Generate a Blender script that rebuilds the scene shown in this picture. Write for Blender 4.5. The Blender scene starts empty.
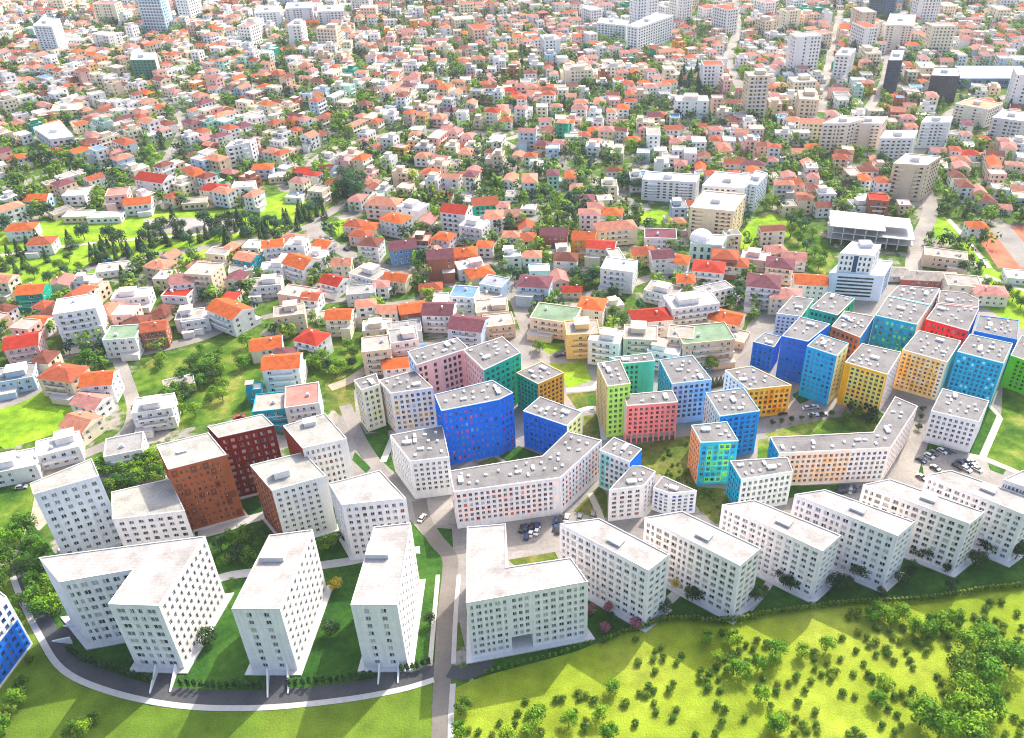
import bpy, math, random
from mathutils import Vector
R = random.Random(7)
SC = bpy.context.scene
COL = SC.collection
PI = math.pi
# ------------------------------------------------------------------ camera
H, TILT, F, CX, CY = 213.0, math.radians(34.3), 852.0, 575.0, 369.0
cT, sT = math.cos(TILT), math.sin(TILT)
def gp(x, y, z=0.0):
    """the point at height z seen at pixel (x, y)"""
    a, b = (x - CX) / F, -(y - CY) / F
    d = (a, cT + b * sT, -sT + b * cT)
    t = (z - H) / d[2]
    return Vector((t * d[0], t * d[1], z))
def pj(p):
    dz = p[2] - H
    dep = p[1] * cT - dz * sT
    up = p[1] * sT + dz * cT
    return CX + F * p[0] / dep, CY - F * up / dep, dep
cam = bpy.data.cameras.new('camera'); co = bpy.data.objects.new('camera', cam); COL.objects.link(co)
co.location = (0, 0, H); co.rotation_euler = (PI / 2 - TILT, 0, 0)
cam.sensor_width = 36; cam.lens = 36 * F / 1024; cam.shift_x = -(CX - 512) / 1024; cam.clip_end = 6000; cam.clip_start = 1
SC.camera = co
SC.render.resolution_x, SC.render.resolution_y = 1024, 738
# ------------------------------------------------------------------ materials
def C(h, k=1.0):
    h = h.lstrip('#'); o = []
    for i in (0, 2, 4):
        c = int(h[i:i + 2], 16) / 255
        o.append((c / 12.92 if c <= .04045 else ((c + .055) / 1.055) ** 2.4) * k)
    return tuple(o)
class NT:
    def __init__(s, name):
        s.m = bpy.data.materials.new(name); s.m.use_nodes = True; s.t = s.m.node_tree; s.t.nodes.clear()
        s.out = s.n('ShaderNodeOutputMaterial'); s.p = s.n('ShaderNodeBsdfPrincipled'); s.l(s.p.outputs[0], s.out.inputs[0])
    def n(s, ty, **k):
        q = s.t.nodes.new(ty)
        for a, v in k.items(): setattr(q, a, v)
        return q
    def l(s, a, b): s.t.links.new(a, b)
    def pos(s): return s.n('ShaderNodeNewGeometry').outputs['Position']
    def noise(s, scale, detail=3, vec=None, rough=.55):
        q = s.n('ShaderNodeTexNoise'); q.inputs['Scale'].default_value = scale; q.inputs['Detail'].default_value = detail
        q.inputs['Roughness'].default_value = rough
        s.l(vec if vec else s.pos(), q.inputs['Vector']); return q.outputs['Fac']
    def ramp(s, fac, stops):
        q = s.n('ShaderNodeValToRGB'); e = q.color_ramp.elements
        while len(e) < len(stops): e.new(.5)
        for k, (p, c) in enumerate(stops):
            e[k].position = p; e[k].color = (c, c, c, 1) if isinstance(c, (int, float)) else (*c[:3], 1)
        s.l(fac, q.inputs[0]); return q.outputs[0]
    def mul(s, a, b, fac=1.0, ty='MULTIPLY'):
        q = s.n('ShaderNodeMix', data_type='RGBA', blend_type=ty); 
        if hasattr(fac, 'node'): s.l(fac, q.inputs[0])
        else: q.inputs[0].default_value = fac
        for i, v in ((6, a), (7, b)):
            if hasattr(v, 'node'): s.l(v, q.inputs[i])
            else: q.inputs[i].default_value = (*v[:3], 1)
        return q.outputs[2]
    def attr(s): return s.n('ShaderNodeAttribute', attribute_name='Col').outputs['Color']
    def fin(s, col, rough=.85, spec=.3, metal=0):
        if hasattr(col, 'node'): s.l(col, s.p.inputs['Base Color'])
        else: s.p.inputs['Base Color'].default_value = (*col[:3], 1)
        s.p.inputs['Roughness'].default_value = rough; s.p.inputs['Specular IOR Level'].default_value = spec
        s.p.inputs['Metallic'].default_value = metal
        return s.m
def bump(t, h, strength=.5, dist=.3):
    b = t.n('ShaderNodeBump'); b.inputs['Strength'].default_value = strength; b.inputs['Distance'].default_value = dist
    t.l(h, b.inputs['Height']); t.l(b.outputs[0], t.p.inputs['Normal'])
M = {}
t = NT('plaster'); mp = t.n('ShaderNodeMapping'); mp.inputs['Scale'].default_value = (1.6, 1.6, .07); t.l(t.pos(), mp.inputs[0]); stk = t.ramp(t.noise(1, 4, mp.outputs[0]), [(.34, .9), (.62, 1.02)])
M['wall'] = t.fin(t.mul(t.mul(t.mul(t.attr(), stk), t.ramp(t.noise(.35, 4), [(.3, .93), (.7, 1.05)])), t.ramp(t.noise(2.2, 3), [(.3, .95), (.7, 1.04)])), .95, .08)
t = NT('roof_gravel'); bk = t.n('ShaderNodeTexBrick'); bk.inputs['Scale'].default_value = .22; bk.inputs['Mortar Size'].default_value = .012; bk.inputs['Color1'].default_value = (1, 1, 1, 1); bk.inputs['Color2'].default_value = (.95, .95, .95, 1); bk.inputs['Mortar'].default_value = (.84, .84, .84, 1); t.l(t.pos(), bk.inputs['Vector']); n1 = t.noise(.16, 5); n2 = t.noise(1.3, 4)
M['gravel'] = t.fin(t.mul(t.mul(t.mul(t.attr(), bk.outputs['Color']), t.ramp(n1, [(.32, .74), (.5, .98), (.68, 1.12)])), t.ramp(n2, [(.3, .86), (.7, 1.12)])), .95, .1)
t = NT('roof_tiles'); w = t.n('ShaderNodeTexWave', wave_type='BANDS', bands_direction='Z'); w.inputs['Scale'].default_value = 1.1; w.inputs['Distortion'].default_value = 1.2
t.l(t.pos(), w.inputs['Vector'])
M['tile'] = t.fin(t.mul(t.mul(t.mul(t.attr(), t.ramp(t.noise(.5, 4), [(.3, .72), (.7, 1.16)])), t.ramp(t.noise(3, 2), [(.3, .85), (.7, 1.12)])), t.ramp(w.outputs['Fac'], [(0, .84), (1, 1.04)])), .9, .15)
t = NT('window_frame'); M['frame'] = t.fin(t.n('ShaderNodeObjectInfo').outputs['Color'], .7, .3)
t = NT('glass_dark'); M['glass'] = t.fin(t.ramp(t.noise(.45, 1), [(.35, (.012, .016, .022)), (.65, (.06, .07, .08))]), .18, .5)
t = NT('glass_grey'); M['glassm'] = t.fin((.19, .195, .195), .25, .5)
t = NT('glass_curtain'); M['glassc'] = t.fin((.5, .46, .4), .5, .4)
t = NT('glass_tinted'); M['glasst'] = t.fin(t.mul(t.n('ShaderNodeObjectInfo').outputs['Color'], (.85, .85, .88)), .35, .5)
t = NT('metal_white'); M['white'] = t.fin((.74, .74, .73), .5, .4)
t = NT('paint_plain'); M['plain'] = t.fin(t.mul(t.attr(), t.ramp(t.noise(.8, 3), [(.3, .93), (.7, 1.04)])), .7, .3)
t = NT('car_paint'); M['car'] = t.fin(t.n('ShaderNodeObjectInfo').outputs['Color'], .3, .5)
t = NT('rubber'); M['rubber'] = t.fin((.02, .02, .02), .8, .3)
t = NT('asphalt'); M['asphalt'] = t.fin(t.mul(t.ramp(t.noise(.08, 4), [(.35, (.15, .135, .12)), (.65, (.21, .19, .165))]), t.ramp(t.noise(1.5, 3), [(.3, .88), (.7, 1.08)])), .9, .2)
t = NT('dark_asphalt'); M['dark'] = t.fin(t.mul(t.ramp(t.noise(.08, 4), [(.35, (.06, .062, .068)), (.65, (.09, .09, .095))]), t.ramp(t.noise(1.5, 3), [(.3, .85), (.7, 1.1)])), .9, .2)
t = NT('street'); M['street'] = t.fin(t.mul(t.ramp(t.noise(.05, 4), [(.35, (.2, .185, .17)), (.65, (.33, .3, .265))]), t.ramp(t.noise(.9, 4), [(.3, .85), (.7, 1.1)])), .9, .2)
t = NT('paving'); M['paving'] = t.fin(t.mul(t.ramp(t.noise(.06, 5), [(.32, (.19, .175, .16)), (.68, (.3, .28, .255))]), t.ramp(t.noise(.9, 4), [(.3, .86), (.7, 1.1)])), .9, .2)
t = NT('concrete'); M['conc'] = t.fin(t.mul((.46, .445, .42), t.ramp(t.noise(.7, 4), [(.3, .88), (.7, 1.05)])), .85, .2)
t = NT('sand_path'); M['path'] = t.fin(t.mul((.5, .45, .36), t.ramp(t.noise(.7, 4), [(.3, .85), (.7, 1.08)])), .9, .2)
def grass(nm, a, b, c, s1=.03, s2=.5, lo=.36, hi=.64):
    t = NT(nm); base = t.ramp(t.noise(s1, 5), [(lo, a), (.5, b), (hi, c)])
    f = t.mul(base, t.ramp(t.noise(s2, 4), [(.3, .72), (.7, 1.22)]))
    f = t.mul(f, t.ramp(t.noise(2.4, 3), [(.3, .8), (.7, 1.18)]))
    bump(t, t.noise(1.6, 4), .6, .5)
    M[nm] = t.fin(f, .95, .08)
grass('meadow', (.165, .24, .015), (.23, .3, .022), (.31, .36, .045), .018, .14, .3, .7)
grass('deep_meadow', (.07, .13, .014), (.11, .18, .018), (.18, .25, .025), .02, .14, .3, .7)  # meadow grass with the L-shaped block's shade mixed into the green
grass('lawn', (.022, .075, .012), (.035, .105, .014), (.055, .135, .02), .06)
grass('park', (.12, .24, .012), (.2, .34, .015), (.28, .38, .03), .05, .25)
grass('rough', (.06, .1, .016), (.11, .14, .022), (.19, .17, .05), .09, .4)
grass('wild', (.035, .09, .012), (.09, .17, .014), (.22, .24, .05), .07, .3)
# city ground: yards of pale concrete and earth broken by green
t = NT('yards'); n = t.noise(.055, 6, rough=.62)
g = t.ramp(t.noise(.3, 3), [(.3, (.025, .065, .012)), (.7, (.1, .17, .022))])
y = t.ramp(t.noise(.12, 4), [(.3, (.17, .15, .13)), (.5, (.27, .25, .22)), (.7, (.38, .33, .28))])
M['yards'] = t.fin(t.mul(g, y, t.ramp(n, [(.52, 0.0), (.57, 1.0)]), 'MIX'), .95, .1)
t = NT('earth'); M['earth'] = t.fin(t.ramp(t.noise(.15, 5), [(.35, (.3, .24, .17)), (.65, (.48, .4, .3))]), .95, .1)
t = NT('pitch_grey'); M['pitch'] = t.fin(t.ramp(t.noise(.1, 5), [(.35, (.25, .23, .21)), (.65, (.36, .33, .31))]), .95, .1)
t = NT('red_court'); M['red'] = t.fin(t.ramp(t.noise(.1, 5), [(.35, (.36, .11, .06)), (.65, (.46, .18, .11))]), .9, .1)
def leafmat(nm, dark, mid, light):
    t = NT(nm); oi = t.n('ShaderNodeObjectInfo')
    c = t.ramp(t.attr(), [(0, dark), (.5, mid), (1, light)])
    hv = t.n('ShaderNodeHueSaturation'); t.l(c, hv.inputs['Color'])
    mr = t.n('ShaderNodeMapRange'); t.l(oi.outputs['Random'], mr.inputs[0]); mr.inputs[3].default_value = .475; mr.inputs[4].default_value = .525
    t.l(mr.outputs[0], hv.inputs['Hue'])
    mv = t.n('ShaderNodeMapRange'); t.l(oi.outputs['Random'], mv.inputs[0]); mv.inputs[3].default_value = 1.25; mv.inputs[4].default_value = .75
    t.l(mv.outputs[0], hv.inputs['Value'])
    m = t.fin(hv.outputs[0], .7, .2)
    tr = t.n('ShaderNodeBsdfTranslucent'); t.l(hv.outputs[0], tr.inputs[0]); mx = t.n('ShaderNodeMixShader'); mx.inputs[0].default_value = .3
    t.l(t.p.outputs[0], mx.inputs[1]); t.l(tr.outputs[0], mx.inputs[2]); t.l(mx.outputs[0], t.out.inputs[0])
    M[nm] = m
leafmat('leaf', (.025, .075, .01), (.08, .18, .014), (.2, .34, .025))
leafmat('leaf_bright', (.04, .11, .008), (.12, .27, .012), (.26, .46, .025))
leafmat('leaf_dark', (.013, .04, .014), (.035, .088, .026), (.08, .16, .045))
leafmat('leaf_teal', (.012, .05, .025), (.035, .115, .05), (.09, .2, .08))
leafmat('leaf_yellow', (.25, .22, .01), (.42, .36, .01), (.55, .48, .03))
leafmat('leaf_pink', (.2, .05, .07), (.4, .12, .16), (.55, .25, .28))
leafmat('leaf_bush', (.035, .085, .01), (.11, .2, .016), (.24, .38, .035))
t = NT('bark'); M['bark'] = t.fin(t.ramp(t.noise(3, 3), [(.3, (.06, .045, .03)), (.7, (.16, .12, .085))]), .95, .1)
# ------------------------------------------------------------------ mesh helpers
class MB:
    def __init__(s): s.v = []; s.f = []; s.m = []; s.c = []
    def face(s, pts, m=0, c=(1, 1, 1)):
        i = len(s.v); s.v += [tuple(p) for p in pts]; s.f.append(tuple(range(i, i + len(pts)))); s.m.append(m); s.c.append(c)
    def box(s, cx, cy, z0, z1, w, d, rot=0, m=0, c=(1, 1, 1), bottom=False, tw=1.0):
        ca, sa = math.cos(rot), math.sin(rot); P = []
        for z, k in ((z0, 1.0), (z1, tw)):
            for sx, sy in ((-1, -1), (1, -1), (1, 1), (-1, 1)):
                x, y = sx * w / 2 * k, sy * d / 2 * k; P.append((cx + x * ca - y * sa, cy + x * sa + y * ca, z))
        for a in ((0, 1, 5, 4), (1, 2, 6, 5), (2, 3, 7, 6), (3, 0, 4, 7), (4, 5, 6, 7)) + (((3, 2, 1, 0),) if bottom else ()):
            s.face([P[k] for k in a], m, c)
    def prism(s, poly, z0, z1, m=0, c=(1, 1, 1), mtop=None, ctop=None):
        n = len(poly)
        for i in range(n):
            a, b = poly[i], poly[(i + 1) % n]
            s.face([(a[0], a[1], z0), (b[0], b[1], z0), (b[0], b[1], z1), (a[0], a[1], z1)], m, c)
        s.face([(p[0], p[1], z1) for p in poly], m if mtop is None else mtop, ctop or c)
    def mesh(s, name, mats):
        me = bpy.data.meshes.new(name); me.from_pydata(s.v, [], s.f)
        for k in mats: me.materials.append(M[k])
        me.polygons.foreach_set('material_index', s.m)
        a = me.attributes.new('Col', 'FLOAT_COLOR', 'FACE')
        fl = []
        for c in s.c: fl += [c[0], c[1], c[2], 1.0]
        a.data.foreach_set('color', fl); me.update(); return me
    def build(s, name, mats, parent=None, loc=(0, 0, 0), rz=0):
        return link(name, s.mesh(name, mats), parent, loc, rz)
def link(name, me, parent=None, loc=(0, 0, 0), rz=0, scale=None):
    o = bpy.data.objects.new(name, me); COL.objects.link(o); o.location = loc; o.rotation_euler = (0, 0, rz)
    if scale: o.scale = scale
    if parent is not None: o.parent = parent
    return o
def empty(name, loc, rz=0):
    o = link(name, None, None, loc, rz); o.empty_display_size = 1; return o
def tag(o, label=None, cat=None, group=None, kind=None):
    for k, v in (('label', label), ('category', cat), ('group', group), ('kind', kind)):
        if v: o[k] = v
    return o
def jit(c, r, k=.08):
    f = 1 + r.uniform(-k, k); return (c[0] * f, c[1] * f, c[2] * f)
def inside(poly, x, y):
    r = False; n = len(poly); j = n - 1
    for i in range(n):
        a, b = poly[i], poly[j]
        if (a[1] > y) != (b[1] > y) and x < (b[0] - a[0]) * (y - a[1]) / (b[1] - a[1]) + a[0]: r = not r
        j = i
    return r
def inset(poly, d):
    n = len(poly); out = []
    for i in range(n):
        p0, p1, p2 = poly[i - 1], poly[i], poly[(i + 1) % n]
        def nrm(a, b):
            dx, dy = b[0] - a[0], b[1] - a[1]; L = math.hypot(dx, dy) or 1; return (-dy / L, dx / L)
        a, b = nrm(p0, p1), nrm(p1, p2); k = 1 + a[0] * b[0] + a[1] * b[1]; k = max(k, .3)
        out.append((p1[0] + d * (a[0] + b[0]) / k, p1[1] + d * (a[1] + b[1]) / k))
    return out
def area(poly):
    return .5 * sum(poly[i - 1][0] * poly[i][1] - poly[i][0] * poly[i - 1][1] for i in range(len(poly)))
def seg_d(px, py, a, b):
    dx, dy = b[0] - a[0], b[1] - a[1]; L = dx * dx + dy * dy or 1e-9
    t = max(0, min(1, ((px - a[0]) * dx + (py - a[1]) * dy) / L)); return math.hypot(px - a[0] - t * dx, py - a[1] - t * dy)
LM = []      # landmarks for describing places: (phrase, x, y)
def lm(phrase, x, y): LM.append((phrase, x, y))
# ------------------------------------------------------------------ windows and facades
def win_mesh(name, glass, glass2):
    b = MB(); D = .3
    for p in ([(-.5, 0, -.5), (-.5, D, -.5), (-.5, D, .5), (-.5, 0, .5)], [(.5, D, -.5), (.5, 0, -.5), (.5, 0, .5), (.5, D, .5)],
              [(-.5, 0, -.5), (.5, 0, -.5), (.5, D, -.5), (-.5, D, -.5)], [(-.5, D, .5), (.5, D, .5), (.5, 0, .5), (-.5, 0, .5)]): b.face(p, 0)
    e, q, mu = .5, .42, .035
    yf, yg = D - .06, D
    for x0, x1, z0, z1 in ((-e, -q, -e, e), (q, e, -e, e), (-q, q, -e, -q), (-q, q, q, e), (-mu, mu, -q, q)):
        b.face([(x0, yf, z0), (x1, yf, z0), (x1, yf, z1), (x0, yf, z1)], 0)
    b.face([(-q, yg, -q), (0, yg, -q), (0, yg, q), (-q, yg, q)], 1); b.face([(0, yg, -q), (q, yg, -q), (q, yg, q), (0, yg, q)], 2)
    return b.mesh(name, ['frame', glass, glass2])
WIN = [win_mesh('window', 'glass', 'glass'), win_mesh('window', 'glass', 'glassm'), win_mesh('window', 'glassm', 'glassm'),
       win_mesh('window', 'glassc', 'glass'), win_mesh('window', 'glassc', 'glassc'), win_mesh('window', 'glasst', 'glasst')]
WGL = [('glass', 'glass'), ('glass', 'glassm'), ('glassm', 'glassm'), ('glassc', 'glass'), ('glassc', 'glassc'), ('glasst', 'glasst')]
def pick(r, lst):
    """lst of (weight, value)"""
    s = r.uniform(0, sum(w for w, _ in lst))
    for w, v in lst:
        s -= w
        if s <= 0: return v
    return lst[-1][1]
def facade(mb, out, p, q, z1, pat, rows, wall, r, cell=None, frame=None, glass=None, gf=1.0, top=.9, wf=.55, hf=.56, flat=False, gmat=1, side=.5, open_=0):
    """one wall from p to q (outside on its right); wall cells go to mb, window places to out"""
    L = math.hypot(q[0] - p[0], q[1] - p[1]); ux, uy = (q[0] - p[0]) / L, (q[1] - p[1]) / L
    P = lambda u, z: (p[0] + ux * u, p[1] + uy * u, z)
    def quad(a, b, c, d, col):
        if b - a > 1e-3 and d - c > 1e-3: mb.face([P(a, c), P(b, c), P(b, d), P(a, d)], 0, col)
    if not pat or rows < 1: quad(0, L, 0, z1, wall); return
    wts = [{'n': .62, 'w': 1.0, '.': 1.0, 'b': 1.25}[ch] for ch in pat]; tot = sum(wts) + 2 * side * .5
    k = L / tot; u0 = side * .5 * k
    if open_:
        n_ = (-uy * open_, ux * open_); I = lambda u, z: (p[0] + ux * u + n_[0], p[1] + uy * u + n_[1], z)
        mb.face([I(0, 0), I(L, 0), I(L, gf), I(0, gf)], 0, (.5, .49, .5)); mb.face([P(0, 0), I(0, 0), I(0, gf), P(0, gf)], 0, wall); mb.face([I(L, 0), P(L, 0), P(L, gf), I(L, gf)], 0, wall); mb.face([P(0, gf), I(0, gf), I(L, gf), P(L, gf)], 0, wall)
    else: quad(0, L, 0, gf, wall)
    quad(0, L, z1 - top, z1, wall); quad(0, u0, gf, z1 - top, wall); quad(L - u0, L, gf, z1 - top, wall)
    rh = (z1 - top - gf) / rows; ang = math.atan2(uy, ux)
    for j in range(rows):
        za, zb = gf + j * rh, gf + (j + 1) * rh; u = u0
        for i, ch in enumerate(pat):
            ua, ub = u, u + wts[i] * k; u = ub
            col = cell(r, i, j, len(pat), rows) if cell else wall
            if ch == '.': quad(ua, ub, za, zb, col); continue
            ww = (ub - ua) * (wf if ch != 'n' else wf * .85); hh = rh * hf
            um, zm = (ua + ub) / 2, za + rh * .52
            a, b, c, d = um - ww / 2, um + ww / 2, zm - hh / 2, zm + hh / 2
            quad(ua, ub, za, c, col); quad(ua, ub, d, zb, col); quad(ua, a, c, d, col); quad(b, ub, c, d, col)
            if flat:
                nx, ny = -uy * -.12, ux * -.12     # recessed pane
                g = [(x + uy * -.12, y + ux * .12, z) for x, y, z in (P(a, c), P(b, c), P(b, d), P(a, d))]
                mb.face(g, gmat, (1, 1, 1))
            else:
                fc = frame(r, i, j, len(pat), rows) if callable(frame) else (frame or col)
                out.append((P(um, zm), ang, ww, hh, fc, pick(r, glass or DEFG)))
DEFG = [(5, 0), (4, 1), (2, 2), (2, 3), (.7, 4)]
def put_windows(root, base, out, limit=96):
    """up to `limit` windows as parts of their own, those that show largest; the rest in one part"""
    def size(w):
        x, y, d = pj(w[0]); n = (math.sin(w[1]), -math.cos(w[1]))
        v = (-w[0][0], -w[0][1]); f = (n[0] * v[0] + n[1] * v[1])
        return w[2] * w[3] * f / d ** 3 if -40 < x < 1064 and -40 < y < 790 else -1 + 1e-9 * f
    out.sort(key=size, reverse=True)
    for (p, a, w, h, fc, g) in out[:limit]:
        o = link('window', WIN[g], root, (p[0] - base[0], p[1] - base[1], p[2] - base[2]), a, (w, 1, h)); o.color = (*fc, 1)
    rest = out[limit:]
    if rest:
        b = MB(); mats = ['wall', 'glass', 'glassm', 'glassc', 'plain']
        for (p, a, w, h, fc, g) in rest:
            ca, sa = math.cos(a), math.sin(a)
            T = lambda x, y, z: (p[0] - base[0] + x * w * ca - y * sa, p[1] - base[1] + x * w * sa + y * ca, p[2] - base[2] + z * h)
            for q, src in enumerate(WIN[g].polygons):
                vs = [WIN[g].vertices[i].co for i in src.vertices]
                m = 0 if src.material_index == 0 else {'glass': 1, 'glassm': 2, 'glassc': 3, 'glasst': 4}[WGL[g][src.material_index - 1]]
                b.face([T(*v) for v in vs], m, fc if m == 0 else tuple(c * .5 for c in fc))
        tag(b.build('windows', mats, root), kind='stuff')
VENT = []
for sx, sy, sz in ((.8, .8, .5), (1.2, .6, .4), (.6, .6, .7), (1.9, .9, .6), (2.8, 1.4, .8)):
    b = MB(); b.box(0, 0, 0, sz, sx, sy, c=(.74, .74, .73)); b.box(0, 0, sz + .002, sz + .14, sx * 1.18, sy * 1.18, c=(.8, .8, .8), bottom=True); VENT.append(b.mesh('roof_vent', ['plain']))
def solve_h(pt, yb):
    lo, hi = 0.0, 80.0
    for _ in range(50):
        m = (lo + hi) / 2; g = gp(pt[0], pt[1], m)
        if pj((g.x, g.y, 0))[1] > yb: hi = m
        else: lo = m
    return (lo + hi) / 2
BLOCKS = []
def block(label, phrase, roof, hs, fac, wall=(.78, .77, .75), roofc=(.36, .345, .33), rim=None, vents=0, stair=None, cat='apartment block', gf=1.0, plinth=0, wf=.55, hf=.56, seed=1, cell=None, frame=None, glass=None, group=None, walls=None, ramp=False, top=.9, name='apartment_block', mat='wall', plainback=True):
    r = random.Random(seed * 31 + len(BLOCKS))
    h = hs if isinstance(hs, (int, float)) else solve_h(roof[hs[0]], hs[1])
    poly = [tuple(gp(x, y, h)[:2]) for x, y in roof]
    if area(poly) < 0: poly.reverse(); print('REVERSED', label)
    n = len(poly); cx, cy = sum(p[0] for p in poly) / n, sum(p[1] for p in poly) / n
    root = tag(empty('apartment_block' if not name else name, (cx, cy, 0)), label, cat, group)
    lp = [(x - cx, y - cy) for x, y in poly]
    mb = MB(); out = []
    for i in range(n):
        p, q = poly[i], poly[(i + 1) % n]; spec = fac.get(i)
        wc = (walls or {}).get(i, wall)
        nx, ny = q[1] - p[1], -(q[0] - p[0]); L = math.hypot(nx, ny)
        facing = (nx * -(p[0] + q[0]) / 2 + ny * -(p[1] + q[1]) / 2) / L / math.hypot((p[0] + q[0]) / 2, (p[1] + q[1]) / 2)
        o2 = []
        if spec is None and facing > -.45 and L > 5:
            nn = max(1, int(L / 3.6)); spec = ('w' * nn, max(2, int((h - gf) / 3.05)))
        lq = ((p[0] - cx, p[1] - cy), (q[0] - cx, q[1] - cy))
        if spec and spec[0]:
            s = dict(gf=gf, wf=wf, hf=hf, top=top, cell=cell, frame=frame, glass=glass); 
            if (walls or {}).get(i) is not None: s['cell'] = None; s['frame'] = None
            if len(spec) > 2: s.update(spec[2])
            facade(mb, o2, lq[0], lq[1], h, spec[0], spec[1], s.pop('wall', wc), r, **s)
            out += [((w[0][0] + cx, w[0][1] + cy, w[0][2]),) + w[1:] for w in o2]
        else: facade(mb, o2, lq[0], lq[1], h, '', 0, wc, r)
    mb.face([(x, y, h - .02) for x, y in lp], 0, wall)
    mb.build('wall', [mat], root)
    put_windows(root, (cx, cy, 0), out)
    # roof: rim and surface
    rb = MB(); ri = inset(lp, .26); rc = rim or (.7, .69, .66); zt = h + .32
    for i in range(n):
        a, b2, c, d = lp[i], lp[(i + 1) % n], ri[(i + 1) % n], ri[i]
        rb.face([(*a, h), (*b2, h), (*b2, zt), (*a, zt)], 0, rc); rb.face([(*a, zt), (*b2, zt), (*c, zt), (*d, zt)], 0, rc); rb.face([(*d, h + .03), (*d, zt), (*c, zt), (*c, h + .03)], 0, rc)
    rb.face([(*p, h + .03) for p in ri], 1, roofc)
    rf = rb.build('roof', ['plain', 'gravel'], root)
    safe = inset(lp, 2.2); xs = [p[0] for p in lp]; ys = [p[1] for p in lp]
    k = 0; tries = 0; sp = []
    e0 = (lp[1][0] - lp[0][0], lp[1][1] - lp[0][1]); a0 = math.atan2(e0[1], e0[0])
    big = False
    while k < vents and tries < 400:
        tries += 1; x, y = r.uniform(min(xs), max(xs)), r.uniform(min(ys), max(ys))
        if not inside(safe, x, y) or any(math.hypot(x - a, y - b2) < 2.6 for a, b2 in sp): continue
        v = 4 if not big and k == 0 else pick(r, [(5, 0), (4, 1), (3, 2), (1, 3)]); big = True
        link('roof_vent', VENT[v], rf, (x, y, h + .032), a0 + r.choice((0, PI / 2))); sp.append((x, y)); k += 1
    if stair:
        sx, sy, sw, sd, sh = stair; g = gp(sx, sy, h); b = MB()
        b.box(0, 0, 0, sh, sw, sd, c=jit(rc, r, .03)); b.box(0, 0, sh + .002, sh + .2, sw + .3, sd + .3, c=rc, bottom=True)
        b.build('stair_house', ['plain'], rf, (g.x - cx, g.y - cy, h + .032), a0)
    if plinth:
        b = MB(); b.prism(inset(lp, -plinth), 0, .45, c=(.62, .61, .6)); b.build('terrace', ['plain'], root)
    lm(phrase, cx, cy); BLOCKS.append((poly, h, root)); return root, poly, h
# ------------------------------------------------------------------ the new quarter: white slabs in front, coloured blocks behind
def pal(*lst):
    return lambda r, i, j, nc, nr: pick(r, lst)
WHITE, CREAM, GREYW = (.84, .785, .775), (.72, .68, .6), (.7, .7, .7)
FR = (.72, .69, .63, .0)[:3]
ROOFW = (.37, .345, .325); RIMW = (.6, .59, .57)
SL = dict(wall=WHITE, roofc=ROOFW, rim=RIMW, gf=.9, plinth=1.6, wf=.64, hf=.6, frame=(.76, .73, .68), glass=[(1.5, 0), (3, 1), (4, 2), (4, 3), (2, 4)], group='white apartment slabs of the new quarter')
block('large white L-shaped apartment block with flat pale roof inside the curve of the dark road', 'the white L-shaped block by the curved road',
      [(59.6, 582.9), (132.8, 570.3), (108, 604.8), (159, 606.4), (205.4, 536.4), (39, 558)], (3, 669.3),
      {0: ('nnwwwww', 8), 2: ('wnnw', 8), 3: ('w' * 10, 8, dict(wf=.5)), 5: ('', 0), 1: ('', 0)}, **SL)
block('white slab with two window columns on its narrow end, next to the L-shaped block', 'the white slab with two window columns',
      [(231.6, 609.6), (280, 609.6), (312.8, 530), (269.3, 535.5)], (1, 671), {0: ('.w.w.', 8), 1: ('w' * 9, 8, dict(wf=.5)), 3: ('', 0)}, stair=(275, 556, 6.5, 4.5, 1.6), **SL)
block('white slab beside the straight vertical road with warm lit side windows', 'the white slab beside the straight road',
      [(350.6, 605.4), (397.3, 605.4), (411, 523.2), (374, 527.4)], (1, 667.7), {0: ('.w.w.', 8), 1: ('w' * 9, 8, dict(wf=.5)), 3: ('', 0)}, stair=(379, 553, 6.5, 4.5, 1.6), **SL)
def hole_free(): pass
r4, p4, h4 = block('white L-shaped block with an open passage at its foot, right of the straight road', 'the white block with the open passage',
      [(466, 603.8), (509, 596.2), (531, 592.3), (588, 582.2), (570.9, 558), (506.4, 567.7), (505.8, 524.2), (467, 527.4)], (3, 637),
      {0: ('nwnnwn', 8), 1: ('www', 6, dict(gf=6.4, open_=9.0)), 2: ('wwwwwnw', 8), 3: ('ww', 8), 7: ('', 0)}, **SL)
LONG = 'nnwwwnnwwwwww'
slabs = [([(559.6, 524), (648.4, 571.2), (669.3, 555), (599, 518.7)], 627.6, 'white slab with pink flowering shrubs at its foot, behind the open passage block', 'the white slab with pink shrubs'),
         ([(644.5, 518), (740, 566.4), (761, 548.7), (682, 511.6)], 619.6, 'white slab with cream window frames, yellow bush at its left side', 'the white slab by the yellow bush'),
         ([(721.9, 505.1), (822.5, 551.9), (841, 535.8), (754.7, 500.3)], 600, 'white slab standing directly below the white block with cyan side wall', 'the white slab below the cyan-sided block'),
         ([(794.5, 494.8), (897.6, 536.7), (914.7, 522.2), (825, 490)], 590, 'white slab standing below the long bent peach block', 'the white slab below the bent block'),
         ([(863, 485), (969.5, 524.4), (984.7, 512.5), (889.6, 479.3)], 573.8, 'white slab with olive window frames, below the car park', 'the white slab below the car park'),
         ([(926.6, 475.5), (1026, 516), (1044, 503), (950.8, 470.6)], 563.5, 'white slab cut by the right edge of the photo', 'the rightmost white slab')]
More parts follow.
